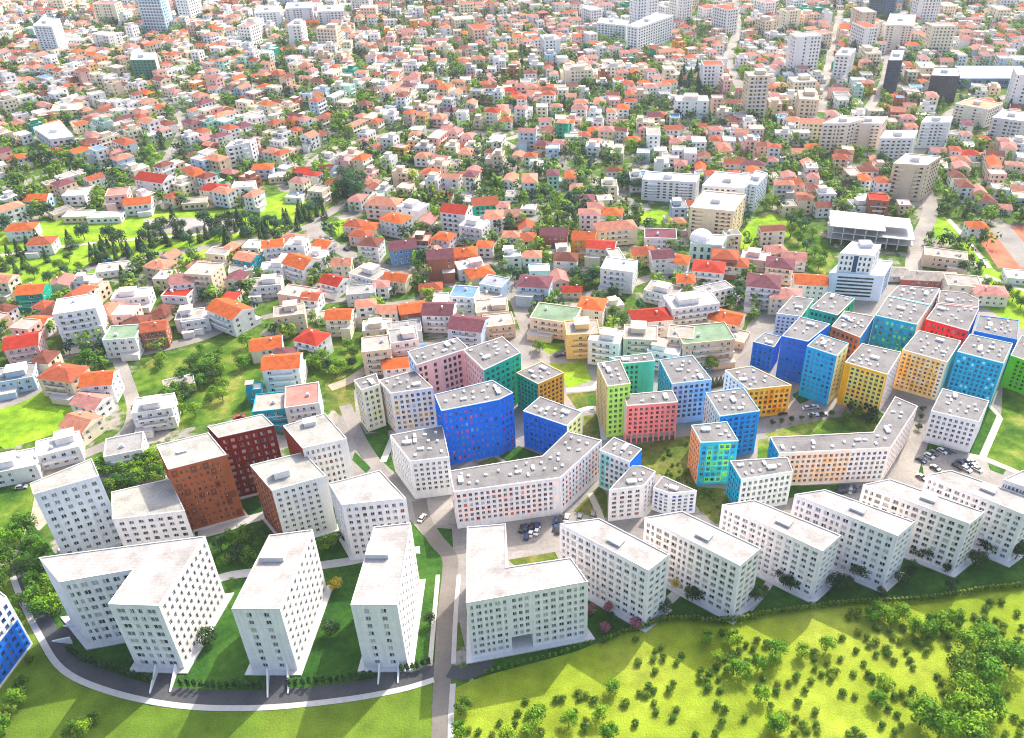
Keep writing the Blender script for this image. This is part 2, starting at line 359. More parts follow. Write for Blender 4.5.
for k, (pts, yb, lab, ph) in enumerate(slabs):
    s = dict(SL); s['frame'] = [(.76, .75, .72), (.66, .6, .45), (.75, .75, .75), (.76, .76, .78), (.62, .55, .4), (.72, .72, .72)][k]
    mx, my = (pts[0][0] + pts[1][0]) / 2, (pts[0][1] + pts[1][1]) / 2
    block(lab, ph, pts, (1, yb), {0: (LONG, 8), 1: ('www', 8)}, seed=k + 3, stair=(mx + 12, my - 6.5, 4.5, 3.2, .7), **s)
block('white block with a dark hatch on its roof, beyond the rightmost slab', 'the white block with the roof hatch', [(1003, 480), (1052, 497), (1070, 484), (1022, 471)], 24, {0: (LONG, 8)}, seed=12, **SL)
# ---- older white and red cluster on the left
OL = dict(roofc=(.35, .34, .305), rim=(.66, .65, .62), gf=1.2, wf=.52, hf=.52, glass=[(3, 0), (4, 1), (3, 2), (1.5, 3)], plinth=.9, group='cluster of towers above the L-shaped block')
_, _, hW3 = block('orange-brown tower with flat pale roof and scattered small windows', 'the orange-brown tower',
      [(168.1, 470), (226.9, 455), (208.8, 433.1), (156.3, 445.6)], (1, 516.3), {0: ('wwwwwwww.', 9, dict(wf=.4, hf=.42)), 1: ('', 0)}, wall=C('#a85c38'), cell=pal((5, C('#a85c38')), (1, C('#a8603c', .8)), (1, C('#8c4b31', .8))), frame=pal((4, C('#8a4a3a')), (2, C('#b57f70')), (1, C('#5c2338'))), stair=(182, 452, 3, 1.2, .5), **OL)
block('dark red tower with pale square window surrounds behind the orange-brown tower', 'the dark red tower',
      [(218.1, 438.1), (273.8, 425.6), (262.5, 414.4), (207.5, 426.9)], hW3, {0: ('wwwwwww', 9, dict(wf=.56, hf=.56)), 1: ('', 0)}, wall=C('#7e201c'), frame=pal((4, C('#b57468')), (2, C('#9c5a58')), (1, C('#8d7f92'))), glass=[(2, 1), (3, 4), (4, 3)], **{k: v for k, v in OL.items() if k != 'glass'})
block('white tower with grey windows at the outer corner of the cluster', 'the white corner tower',
      [(33.5, 495), (99.4, 476.3), (91.9, 458.8), (30, 484)], hW3 + 1.5, {0: ('wwwwww', 9), 1: ('', 0)}, wall=(.66, .69, .71), walls={1: (.76, .75, .72)}, **OL)
block('low white link block with crimson windows between white and orange-brown towers', 'the low white link block',
      [(112.5, 520), (185, 511.3), (170, 478.8), (111.3, 492.5)], hW3 * .63, {0: ('wwwwwww', 6, dict(glass=[(3, 0), (3, 1)]))}, wall=(.74, .71, .72), frame=pal((5, (.6, .55, .57)), (1, C('#7a1038'))), **OL)
block('cream tower with a brick-red side wall, beside the turquoise house', 'the cream tower with red side',
      [(302.5, 448.8), (347, 439), (325, 413.8), (283.1, 426.3)], hW3, {0: ('wwwwwww.', 9), 3: ('', 0), 1: ('', 0)}, wall=(.74, .71, .66), walls={3: C('#96402e')}, frame=pal((4, (.7, .64, .56)), (1, C('#b3683e'))), stair=(310, 424, 4, 3, 1.6), **OL)
block('cream tower with a brown brick side wall and roof stair house', 'the cream tower with brown side',
      [(271.9, 491.3), (326.3, 476.3), (303.8, 452.5), (250, 465.6)], (0, 545), {0: ('wwwwww.', 9), 3: ('wwwwww', 9, dict(wf=.5, frame=C('#7c4a38'))), 1: ('', 0)}, wall=(.73, .73, .68), walls={3: C('#a0664c')}, frame=pal((4, (.7, .7, .62)), (1, (.55, .55, .38))), stair=(282, 475, 5, 3.4, 2.6), **OL)
block('white tower with blush window surrounds above the straight-road slab', 'the white blush-windowed tower',
      [(341.9, 505.6), (406.3, 498.8), (380, 470.6), (328.8, 483.8)], (0, 559), {0: ('wwwwwwww', 8), 3: ('wwwwwwww', 8, dict(wf=.45))}, wall=(.76, .74, .74), frame=pal((3, (.7, .66, .66)), (1, C('#c49a92')), (1, (.5, .47, .52))), **dict(OL, roofc=ROOFW, rim=RIMW))
block('blue and white block cut by the left edge above the meadow', 'the blue and white block', [(-38, 652), (7, 597), (-22, 575), (-72, 626)], (1, 644),
      {0: ('wwwwwww', 7)}, wall=(.75, .76, .78), cell=lambda r, i, j, nc, nr: C('#1777e0') if j < 4 else (.75, .76, .78), frame=lambda r, i, j, nc, nr: C('#1560c0') if j < 4 else pick(r, [(2, (.6, .62, .66)), (2, C('#2a6fc0'))]), glass=[(2, 0), (2, 2), (1, 5)], roofc=(.4, .39, .38))
# ---- coloured blocks with gravel roofs
G = 'coloured blocks of the new quarter'
CB = dict(group=G, roofc=(.2, .19, .186), wf=.56, hf=.58)
def cb(label, phrase, pts, hs, fac, **k):
    d = dict(CB); d.update(k); return block(label, phrase, pts, hs, fac, **d)
WH = (.78, .77, .76)
DARKG = [(6, 0), (3, 1), (1, 2)]
cb('narrow cream block with yellow-green window bands, outermost of the coloured quarter', 'the narrow cream block', [(361.3, 390.6), (380, 384.4), (376.3, 373.8), (353.8, 380.6)], (0, 431.9),
   {0: ('www', 7), 3: ('www', 7)}, wall=C('#e6e0c8'), cell=pal((4, C('#e6e3d2')), (2, C('#dde0b0'))), frame=pal((3, (.6, .6, .6)), (2, C('#c9cc86')), (1, C('#5a6ea8'))), rim=C('#e8e2d2'), vents=4)
cb('white block with scattered yellow and orange window bays', 'the white block with yellow bays', [(390.6, 393.8), (433.1, 388.1), (415, 370.6), (378.8, 380.6)], (0, 433.1),
   {0: ('wwwwwww', 7), 3: ('wwwwww', 7, dict(wf=.42))}, wall=WH, cell=pal((5, WH), (1.6, C('#f6e6c6')), (1, C('#f3d8a8'))), frame=pal((4, (.6, .6, .62)), (2, C('#e0a84a')), (1, C('#b06a5a'))), glass=DARKG + [(1, 5)], rim=C('#f2e6d8'), vents=7)
cb('plain white block with grey ground floor in front of the white block with yellow bays', 'the white block with grey ground floor', [(410, 461.9), (449.4, 457.5), (442.5, 425.6), (390, 435.6)], (0, 499),
   {0: ('wwwwww', 6, dict(gf=3.2)), 3: ('wwwwwwwww', 6, dict(wf=.42, gf=3.2, frame=(.66, .7, .78)))}, wall=WH, frame=pal((4, (.62, .62, .62)), (1, C('#cfcfae'))), rim=(.78, .77, .75), vents=12)
M4R = lambda r, i, j, nc, nr: pick(r, [(6, C('#0d6ed8')), (2, C('#3d86e0')), (1, C('#63b0ee'))] + ([(4, C('#a05ac0')), (2, C('#d06a8a'))] if i < 6 else [(1.5, C('#8a6ad0'))]))
cb('big deep-blue block with pink, violet and pale-blue window spots', 'the big deep-blue block', [(441.3, 411.3), (498.8, 400), (513.1, 393.1), (492.5, 380.6), (434.4, 395)], (0, 466),
   {0: ('w' * 11, 8, dict(wf=.5)), 1: ('www', 8, dict(wf=.5))}, wall=C('#0a6cdc'), frame=M4R, glass=[(5, 5), (1.2, 0), (1, 2)], rim=C('#bcd8f2'), vents=11)
cb('long salmon-pink block with pale blue end wall', 'the long salmon-pink block', [(416.3, 365.6), (462.5, 350.6), (468.1, 348.1), (457.5, 338.1), (407.5, 351.9)], (0, 412),
   {0: ('ww.w.wwww', 7), 4: ('www', 7, dict(wall=C('#cfdcec'), frame=C('#7aa2d8')))}, wall=C('#ffc2ae'), walls={4: C('#d3deea')}, frame=pal((3, C('#8a4a44')), (1, C('#5a4a60'))), glass=DARKG, rim=C('#e8e4e6'), vents=9)
cb('pink and emerald block standing by the street bend', 'the pink and emerald block', [(463.4, 350.6), (483.8, 370.6), (520.6, 353.1), (502.5, 336.9), (468.6, 348.1)], (1, 418),
   {0: ('wwwwwwww', 7, dict(wf=.42)), 1: ('wwwwwww', 8)}, wall=C('#ffc6b6'), walls={0: C('#ffc6b6'), 1: C('#14b98a')}, rim=C('#f0ded8'), frame=C('#10805f'), glass=[(4, 0), (1, 5)], vents=10)
cb('emerald and orange corner block in front of the pink and emerald one', 'the emerald and orange block', [(516.3, 373.1), (538.1, 384.4), (563.8, 373.1), (541.3, 361.9)], (2, 406),
   {0: ('wwwwww', 7, dict(wall=C('#12ae76'), frame=C('#0d7a58'), glass=[(2, 0), (2, 5)])), 1: ('wwwwww', 7, dict(wall=C('#ffae38'), frame=C('#c87418')))}, wall=C('#ffae38'), walls={0: C('#12ae76'), 1: C('#ffae38')}, rim=C('#f0d2a0'), glass=DARKG, vents=6)
cb('lower blue block with a lemon end wall above the long pink-windowed block', 'the blue block with lemon end', [(523.1, 411.3), (566.9, 426.3), (582.5, 412.5), (540, 396.9)], (0, 446),
   {0: ('wwwwwwwww', 6, dict(wall=C('#0b6ad4'), frame=C('#1666c4'), glass=[(3, 5), (2, 0)])), 1: ('www', 6, dict(wall=C('#e9eca8'), frame=C('#b8c070')))}, wall=C('#0b6ad4'), walls={0: C('#0b6ad4'), 1: C('#e9eca8')}, rim=C('#cfe2ee'), vents=8)
PK = pal((5, (.77, .76, .76)), (1.6, C('#f8e2dd')), (.6, C('#f3d2cb')))
cb('long white bent block with rows of pink and red windows', 'the long white block with pink windows', [(453.8, 492.5), (560.6, 478.2), (601.9, 440.6), (567.5, 431.9), (542.5, 456.3), (449.4, 471.3)], (0, 528.8),
   {0: ('w' * 17 + '.', 6), 1: ('w' * 12, 6, dict(wf=.42))}, wall=(.77, .76, .76), cell=PK, frame=pal((5, (.56, .57, .6)), (2, C('#d0706a')), (1, C('#b85a5a'))), glass=[(4, 0), (3, 1), (1, 2), (1, 5)], rim=C('#f0e2dc'), vents=26, gf=2.4)
cb('white block with aqua inner wall attached to the long pink-windowed block', 'the white block with aqua wall', [(599.4, 450.5), (630, 462.5), (641.9, 449.4), (613.8, 437.5)], (0, 487),
   {0: ('wwwwww', 6), 1: ('', 0)}, wall=(.75, .77, .77), walls={1: C('#1478e4')}, cell=lambda r, i, j, nc, nr: C('#8fdcd0') if i < 2 and r.random() < .6 else (.75, .77, .77), frame=pal((3, (.5, .54, .56)), (1, C('#4aa89c'))), glass=DARKG, rim=C('#cfdde2'), vents=5)
cb('small white block with pinkish windows, wedge-shaped roof', 'the small wedge-roofed white block', [(608.8, 490.6), (643.8, 486.3), (655.6, 471.9), (642.5, 466.3), (631.3, 466.3)], (0, 521.5),
   {0: ('wwww', 6), 1: ('www', 6, dict(wf=.4))}, wall=(.75, .73, .72), frame=pal((3, (.52, .5, .5)), (1, C('#c08a8a'))), rim=(.78, .76, .75), vents=4)
cb('small white block with blue windows, lowest of the middle quarter', 'the small blue-windowed block', [(653.1, 488.1), (670, 493.8), (696.9, 491.3), (663.1, 476.3)], (2, 513),
   {0: ('www', 5), 1: ('wwww', 5)}, wall=(.74, .77, .8), frame=pal((2, (.5, .55, .62)), (2, C('#3a78c8'))), glass=[(3, 0), (2, 1), (1, 5)], rim=(.74, .76, .78), vents=3)
cb('tall narrow tower, lime-green front and yellow side', 'the lime-green tower', [(607.5, 386.9), (630.6, 383.8), (620, 360), (596.9, 363.8)], (0, 437.5),
   {0: ('wwww', 9, dict(wall=C('#b9e868'), frame=C('#9cc850'))), 3: ('wwwwwww', 9, dict(wall=C('#f3cf80'), frame=C('#d9b060'), wf=.42))}, wall=C('#b9e868'), walls={0: C('#b9e868'), 3: C('#f3cf80')}, rim=C('#e8e4c0'), glass=DARKG, vents=6)
cb('teal block set back between the lime-green tower and pale-blue block', 'the set-back teal block', [(623.8, 363.8), (655, 361.3), (651.3, 353.1), (610, 358)], (1, 395),
   {0: ('www...', 6, dict(frame=C('#2a9a90')))}, wall=C('#4ed2be'), rim=C('#cfe6e2'), glass=DARKG, vents=4)
cb('pale-blue block with dark windows behind the coral arcaded block', 'the pale-blue block', [(671.9, 384.4), (711.9, 380), (692.5, 355.6), (659.4, 360)], (1, 420),
   {0: ('wwwwwww', 7), 3: ('wwwwwwww', 7, dict(wall=C('#3fa8dc'), frame=C('#2a86b8'), wf=.45))}, wall=C('#bcd6ee'), walls={3: C('#3fa8dc')}, cell=pal((3, C('#bcd6ee')), (2, C('#9ccdf0')), (1, C('#d6e0ec'))), frame=pal((3, C('#6a90b0')), (1, C('#7a3a4a'))), glass=DARKG, rim=C('#a8d8f0'), vents=10, gf=2.6)
rc_, pc_, hc_ = cb('coral-red block standing on a ground-floor arcade', 'the coral arcaded block', [(626.9, 406.3), (678.1, 402.5), (672.5, 390.6), (623.8, 395)], (0, 443.5),
   {0: ('w' * 9, 6, dict(gf=4.2, open_=2.6)), 3: ('', 0)}, wall=C('#ff8884'), frame=pal((3, C('#c05a58')), (1, C('#e89a90'))), glass=DARKG, rim=C('#f2cfc6'), walls={3: C('#f0dcc8')}, vents=3)
cb('tall ocean-blue block with white side wall below the orange block', 'the tall ocean-blue block', [(720, 416.9), (760, 411.3), (743.8, 388.1), (705.6, 393.1)], (1, 453),
   {0: ('wwwwww', 8, dict(frame=C('#1a62b0'))), 3: ('wwwwwww', 8, dict(wall=(.76, .75, .74), frame=C('#c0968a'), wf=.4))}, wall=C('#1488d0'), walls={3: (.76, .74, .73)}, frame=C('#1474c4'), glass=[(3, 5), (2, 0)], rim=C('#9ccfe6'), vents=10)
cb('bright orange block by the curved paved street', 'the bright orange block', [(748.1, 390), (791.9, 385.6), (751.3, 366.3), (725, 370.6)], (1, 414),
   {0: ('wwwwwwww', 5), 3: ('wwwwww', 6, dict(wf=.4, frame=(.6, .5, .48)))}, wall=C('#ffb62e'), walls={3: (.76, .74, .74)}, cell=lambda r, i, j, nc, nr: C('#ff9a14') if 2 < i < 7 and r.random() < .6 else C('#ffbc4a'), frame=pal((2, C('#d8860f')), (1, C('#a86a20'))), glass=[(3, 0), (2, 5)], rim=C('#f4dcae'), vents=9)
TL = lambda r, i, j, nc, nr: pick(r, [(5, C('#2cc4d0')), (3, C('#5fe0a0')), (1.5, C('#9cf04a'))]) if 0 < i < nc - 1 else C('#22aede')
cb('turquoise block with lime-green window bays and an orange side', 'the turquoise block with lime bays', [(700.6, 443.1), (738.5, 441.3), (726.9, 421.9), (691.3, 425.6)], (0, 485),
   {0: ('wwwwww', 7, dict(wf=.62)), 3: ('wwwww', 7, dict(wall=C('#f0a070'), frame=C('#d88a60')))}, wall=C('#2ab8d6'), walls={3: C('#f0a070')}, cell=TL, frame=lambda r, i, j, nc, nr: pick(r, [(3, C('#2a9ab8')), (2, C('#6ad890')), (1, C('#a8e850'))]), glass=[(2, 0), (2, 2), (3, 5)], rim=C('#a8e6e6'), vents=5)
cb('low white block with mint tint and a cyan side wall', 'the white block with cyan side', [(741.3, 480), (793.1, 471.9), (787.5, 457.5), (730, 461.3)], (1, 504.4),
   {0: ('wwwwwwwww', 5), 3: ('wwwwww', 5, dict(wall=C('#2aa8c8'), frame=C('#2080a8'), wf=.5))}, wall=C('#dbe6df'), walls={3: C('#2aa8c8')}, frame=pal((3, (.5, .55, .53)), (1, (.6, .66, .63))), glass=DARKG, rim=(.74, .77, .76), vents=8)
PE = lambda r, i, j, nc, nr: pick(r, [(4, C('#f3d2b2')), (2, C('#eeddd0')), (1, C('#f6c88e'))]) if i < 13 else WH
cb('long bent white and peach block with blue end wall, around the green court', 'the long bent peach block', [(778.8, 453.8), (890.8, 448.3), (917.6, 406.6), (894.9, 397), (873.1, 432.5), (770, 437.5)], (1, 481),
   {0: ('w' * 20, 6, dict(wf=.55)), 1: ('w' * 11, 6, dict(wall=C('#f0e2d8'), wf=.4, frame=(.6, .55, .5))), 5: ('www', 6, dict(wall=C('#1b98c6')))}, wall=C('#efe2d6'), walls={5: C('#1b98c6'), 1: C('#f2e2d6')}, cell=PE, frame=pal((4, (.56, .54, .54)), (2, C('#d8a070')), (1, C('#7a80a0'))), glass=[(4, 0), (3, 1), (2, 2)], rim=C('#f0dccb'), vents=26)
cb('royal-blue low corner block at the edge of the stepped blue group', 'the royal-blue corner block', [(753.1, 341.9), (774.4, 347.5), (781.3, 336.9), (764.4, 333.1)], (0, 366),
   {0: ('wwww', 5, dict(wf=.45)), 1: ('w', 5)}, wall=C('#1470e0'), frame=C('#1660c4'), glass=[(2, 5), (2, 0)], rim=C('#a8c8ea'), vents=2)
cb('royal-blue set-back block between the corner block and azure tower', 'the royal-blue set-back block', [(781.9, 336.3), (808.1, 341.9), (830, 324.4), (800, 316.9)], (0, 378),
   {0: ('wwwww', 7, dict(wf=.45)), 1: ('', 0)}, wall=C('#0d6adc'), frame=C('#0d60cc'), glass=[(4, 5), (1, 0)], rim=C('#b8d0ea'), vents=6)
cb('azure tower with a pale yellow side wall and dark glass ground floor', 'the azure tower', [(806.9, 346.3), (836.9, 356.3), (848.8, 343.8), (820, 334.4)], (1, 406),
   {0: ('wwwwww', 9, dict(gf=3)), 1: ('ww', 9, dict(wall=C('#efe2a0'), frame=C('#c8b870'), wf=.4, gf=3))}, wall=C('#14a2dc'), walls={1: C('#f0e4a8')}, cell=None, frame=lambda r, i, j, nc, nr: C('#1a5fc0') if i in (0, 5) else C('#1a94d0'), glass=[(4, 5), (1, 0)], rim=C('#a8d6ee'), vents=7)
cb('white block with aqua side wall at the street edge of the blue group', 'the white block with aqua side', [(776.3, 313.8), (801.3, 316.9), (813.8, 299.4), (792.5, 296.3)], (0, 335),
   {0: ('wwwww', 5), 1: ('ww', 5, dict(wall=C('#63d8c8'), frame=C('#40b8a8')))}, wall=(.76, .77, .78), walls={1: C('#6adccc')}, frame=pal((1, (.45, .5, .56)), (1, (.6, .62, .64))), glass=DARKG, rim=C('#cfe4e4'), vents=4)
cb('grey-roofed block with an emerald wall facing the azure group', 'the emerald-walled low block', [(809.5, 308.5), (837.5, 315.6), (855, 298.8), (827.5, 292.5)], 19,
   {0: ('w' * 6, 6)}, wall=C('#1cc088'), frame=C('#128a64'), glass=DARKG, rim=C('#d8d4d2'), vents=6)
cb('block with a bright red-orange front and blue side wall', 'the red-orange block', [(831.5, 326.5), (860.3, 338), (874.4, 316.9), (844.4, 311.3)], 20,
   {0: ('wwwwww', 6), 1: ('', 0)}, wall=C('#ff7c42'), walls={1: C('#2a90dc')}, frame=C('#c8502a'), glass=DARKG, rim=C('#f0cdb8'), vents=10)
YG = pal((4, C('#e9d268')), (2, C('#d6dc78')), (1.2, C('#f0b848')))
cb('golden-yellow block with a mosaic of green, red and dark windows', 'the golden-yellow mosaic block', [(845, 362.5), (887.5, 375), (901.3, 352.5), (861.9, 343.8)], (1, 416.3),
   {0: ('.wwwwwww', 9), 1: ('wwwwww', 9, dict(wall=(.78, .75, .72), frame=(.6, .5, .46), wf=.4))}, wall=C('#f0b41e'), walls={1: (.77, .74, .71)}, cell=lambda r, i, j, nc, nr: C('#f0aa14') if i == 0 else YG(r, i, j, nc, nr), frame=pal((3, C('#8a8a48')), (1, C('#c0603a')), (1, C('#3a7a8a'))), glass=DARKG, rim=C('#e8dcc0'), vents=10)
cb('deep turquoise block dotted with glowing lime-green bays', 'the lime-dotted turquoise block', [(875, 315.6), (916.9, 325), (930, 305.6), (887.5, 296.6)], 22,
   {0: ('w' * 8, 7), 1: ('', 0)}, wall=C('#10b4e4'), walls={1: C('#f0c8b4')}, frame=lambda r, i, j, nc, nr: pick(r, [(2, C('#2080a8')), (3.5, C('#7dffae')), (1.5, C('#2ac0f8'))]), glass=[(2, 5), (1, 0), (1, 2)], rim=C('#a6e4e0'), vents=11)
cb('grey-roofed rear block behind the lime-dotted turquoise block', 'the grey-roofed rear block', [(888.3, 296.1), (930.6, 305), (940, 288.8), (898.8, 285.6)], 22, {0: ('', 0)}, wall=(.72, .7, .68), rim=(.6, .58, .56), vents=10)
cb('grey-roofed end block with a faint pink rim', 'the pink-rimmed end block', [(937.6, 302.6), (978.5, 307.6), (979.1, 300), (966, 293.1), (939.8, 290.6)], 20, {0: ('', 0)}, wall=(.74, .66, .62), rim=C('#e8c8ba'), vents=5)
cb('crimson-fronted block with blue side wall', 'the crimson-fronted block', [(926, 319.4), (968.5, 331.3), (979.1, 308.6), (937.3, 303.8)], 20,
   {0: ('w' * 8, 6), 1: ('', 0), 3: ('', 0)}, wall=C('#ec2c42'), walls={1: C('#2a80dc'), 3: C('#f2a89a')}, frame=pal((3, C('#b01830')), (1, C('#e87080'))), glass=DARKG, rim=C('#e6c4bc'), vents=10)
YC = lambda r, i, j, nc, nr: pick(r, [(4, C('#f6cc80')), (2, C('#f3ddb8')), (2, C('#f2bf62'))]) if 0 <= i < nc - 1 else C('#ece2d6')
cb('tall cream-yellow block of many small yellow bays', 'the tall cream-yellow block', [(902.3, 350), (947.5, 362.6), (961, 341.3), (918.5, 330.6)], (1, 401),
   {0: ('w' * 9, 9, dict(hf=.48)), 1: ('', 0)}, wall=C('#f3d39a'), walls={1: C('#8adae0')}, cell=YC, frame=pal((4, C('#d8a850')), (2, (.6, .5, .42)), (2, (.3, .26, .28))), glass=[(3, 0), (3, 1), (2, 3)], rim=C('#f0dfc0'), vents=12)
cb('turquoise block with pale window dots at the right side of the quarter', 'the pale-dotted turquoise block', [(957.3, 351.9), (1003.5, 363.8), (1012.9, 343.8), (969.8, 334.4)], (1, 407.5),
   {0: ('w' * 9, 9), 1: ('', 0), 3: ('', 0)}, wall=C('#10a8d8'), walls={1: C('#c2e8cc'), 3: C('#2ab0c8')}, frame=pal((4, C('#147f9c')), (1.6, C('#a8f4f8')), (1, C('#0f6288'))), glass=[(4, 5), (1, 0)], rim=C('#bfe6e2'), vents=11)
cb('grey-roofed block rimmed in strong blue', 'the blue-rimmed block', [(974.1, 331.3), (1017.3, 340), (1019, 320.6), (979.1, 315.6)], 17, {0: ('w' * 8, 5)}, wall=C('#1a78d8'), rim=C('#4a9ae4'), frame=C('#1a60b8'), glass=[(3, 5), (1, 0)], vents=10)
cb('bright grass-green block cut by the right edge of the photo', 'the grass-green block', [(1010.4, 355.5), (1050, 369), (1064, 347), (1021, 336)], (0, 386),
   {0: ('.wwwwww', 7), 3: ('', 0)}, wall=C('#66cc2a'), frame=C('#3f9a20'), glass=DARKG, rim=C('#d2e6c2'), vents=8)
cb('low white block with dark square windows beside the car park', 'the low white block by the car park', [(931, 411.3), (979.1, 422.5), (989.1, 401.3), (942.3, 388.8)], (1, 453),
   {0: ('w' * 8, 5, dict(gf=2.6)), 1: ('', 0)}, wall=(.76, .77, .8), frame=(.6, .6, .64), glass=DARKG, rim=(.74, .73, .72), vents=11)
# the arcade under the coral block and the dark passage under the white block are real recesses in front

p0, p1 = Vector(pc_[0]), Vector(pc_[1]); dd = (p1 - p0).normalized(); b = MB(); b.box(0, 0, 0, 4.2, .55, .55, c=C('#ff8884')); pm = b.mesh('pillar', ['wall'])
for k in range(10):
    q = p0 + (p1 - p0) * ((k + .03) / 9.06) + Vector((-dd.y, dd.x)) * .3; link('pillar', pm, rc_, (q.x - rc_.location.x, q.y - rc_.location.y, 0), math.atan2(dd.y, dd.x))
EXPO = 1.46
# ------------------------------------------------------------------ ground sheets, roads and paths
KEEP = []          # polygons (pixels) where the free city may not build
ROADS = []         # (world polyline, half width)
b = MB(); b.face([(-1700, -200, 0), (1700, -200, 0), (1700, 2100, 0), (-1700, 2100, 0)]); tag(b.build('ground', ['yards']), kind='structure')
def spline(pts, n=6):
    out = []
    for i in range(len(pts) - 1):
        p0, p1, p2, p3 = pts[max(i - 1, 0)], pts[i], pts[i + 1], pts[min(i + 2, len(pts) - 1)]
        for k in range(n):
            t = k / n
            out.append(tuple(.5 * (2 * p1[a] + (p2[a] - p0[a]) * t + (2 * p0[a] - 5 * p1[a] + 4 * p2[a] - p3[a]) * t * t + (3 * p1[a] - p0[a] - 3 * p2[a] + p3[a]) * t ** 3) for a in (0, 1)))
    return out + [tuple(pts[-1][:2])]
def wp(pts): return [tuple(gp(x, y)[:2]) for x, y in pts]
def patch(name, pts, mat, z, smooth=False, keep=True):
    W = wp(pts)
    if smooth: W = spline(W + [W[0]], 5)[:-1]
    if keep: KEEP.append(pts)
    b = MB(); b.face([(x, y, z) for x, y in (W if area(W) > 0 else W[::-1])]); return tag(b.build(name, [mat]), kind='structure')
def ribbon(name, pts, width, mat, z, rise=0, road=True, n=6, c=(1, 1, 1), world=False, kind='structure'):
    W = spline(pts if world else wp(pts), n); b = MB(); L = []
    for i, p in enumerate(W):
        a, q = W[max(i - 1, 0)], W[min(i + 1, len(W) - 1)]; dx, dy = q[0] - a[0], q[1] - a[1]; l = math.hypot(dx, dy) or 1
        nx, ny = -dy / l * width / 2, dx / l * width / 2; L.append(((p[0] + nx, p[1] + ny), (p[0] - nx, p[1] - ny)))
    for (a, c1), (d, e) in zip(L, L[1:]):
        b.face([(*c1, z + rise), (*e, z + rise), (*d, z + rise), (*a, z + rise)], 0, c)
        if rise:
            b.face([(*e, z), (*d, z), (*d, z + rise), (*e, z + rise)][0:0] or [(*a, z), (*a, z + rise), (*d, z + rise), (*d, z)], 0, c)
            b.face([(*c1, z), (*e, z), (*e, z + rise), (*c1, z + rise)], 0, c)
    if road: ROADS.append((W, width / 2))
    return tag(b.build(name, [mat]), kind=kind)
FENCE = [(474, 680), (495, 673), (530, 664), (575, 652), (600, 642), (622, 632), (645, 626), (665, 619), (690, 618), (715, 621), (740, 619), (765, 613), (800, 608), (850, 602), (900, 600), (940, 596), (985, 588), (1024, 584), (1075, 578)]
# sheets, lowest first
patch('pavement', [(340, 402), (405, 345), (500, 328), (545, 345), (600, 340), (660, 345), (740, 345), (748, 325), (775, 290), (830, 285), (985, 283), (1075, 330), (1075, 580), (470, 668), (445, 560), (410, 520), (330, 480)], 'paving', .02)
patch('lawn', [(15, 560), (30, 520), (60, 560), (110, 510), (190, 505), (240, 500), (330, 480), (410, 520), (445, 560), (441, 670), (340, 700), (150, 706), (80, 684), (45, 650)], 'lawn', .03)
patch('lawn', [(468, 668), (466, 590), (600, 560), (660, 575), (740, 560), (820, 545), (900, 530), (1000, 505), (1075, 500)] + FENCE[::-1], 'lawn', .04)
patch('meadow', FENCE + [(1250, 590), (1300, 900), (455, 900), (450, 690)], 'meadow', .035)
patch('meadow', [(-150, 560), (8, 575), (30, 625), (45, 655), (80, 686), (150, 706), (250, 710), (340, 702), (432, 680), (430, 900), (-400, 900)], 'deep_meadow', .045)  # left meadow: building shade painted in as a darker grass colour
patch('lawn', [(628, 446), (700, 434), (694, 470), (697, 487), (728, 489), (744, 522), (715, 524), (698, 508), (660, 474), (640, 478)], 'rough', .05)
patch('lawn', [(570, 515), (590, 494), (600, 485), (607, 495), (607, 522), (600, 528)], 'rough', .05)
patch('lawn', [(499, 456), (519, 446), (541, 455), (507, 462)], 'lawn', .05)
patch('flower_bed', [(457, 468), (472, 461), (476, 465), (470, 470)], 'earth', .05)
patch('flower_bed', [(477, 463), (494, 457), (501, 462), (480, 466)], 'rough', .05)
patch('lawn', [(531, 338), (573, 347), (538, 357), (531, 352)], 'park', .05)
patch('lawn', [(548, 364), (581, 353), (592, 380), (567, 389), (562, 372)], 'park', .05)
patch('lawn', [(566, 394), (596, 391), (596, 408), (578, 411)], 'rough', .05)
patch('lawn', [(584, 416), (597, 414), (602, 434), (583, 436)], 'rough', .05)
patch('lawn', [(764, 434), (800, 424), (850, 415), (862, 402), (884, 414), (874, 436), (775, 440)], 'wild', .05)
patch('lawn', [(758, 440), (768, 438), (776, 470), (757, 468)], 'wild', .05)
patch('lawn', [(1003, 383), (1030, 400), (1075, 410), (1075, 480), (1020, 471), (985, 458), (1001, 417)], 'wild', .05)
patch('lawn', [(987, 405), (998, 417), (981, 457), (968, 452)], 'lawn', .05)
patch('lawn', [(921, 436), (958, 454), (920, 450), (924, 476), (901, 479)], 'lawn', .05)
patch('lawn', [(988, 463), (1006, 470), (1003, 475), (990, 470)], 'lawn', .05)
patch('lawn', [(354, 414), (366, 434), (388, 431), (391, 452), (383, 462), (372, 452)], 'lawn', .05)
patch('lawn', [(355, 452), (371, 468), (366, 473), (352, 460)], 'lawn', .052)
patch('lawn', [(425, 527), (452, 529), (453, 548), (440, 545)], 'lawn', .05)
patch('lawn', [(325, 382), (352, 376), (356, 412), (340, 416), (326, 402)], 'rough', .05)
patch('lawn', [(508, 560), (555, 552), (560, 562), (520, 570)], 'rough', .06)
# the left cluster's yards
patch('yard', [(8, 470), (33, 470), (60, 445), (100, 470), (40, 530), (0, 540), (-30, 500)], 'earth', .025)
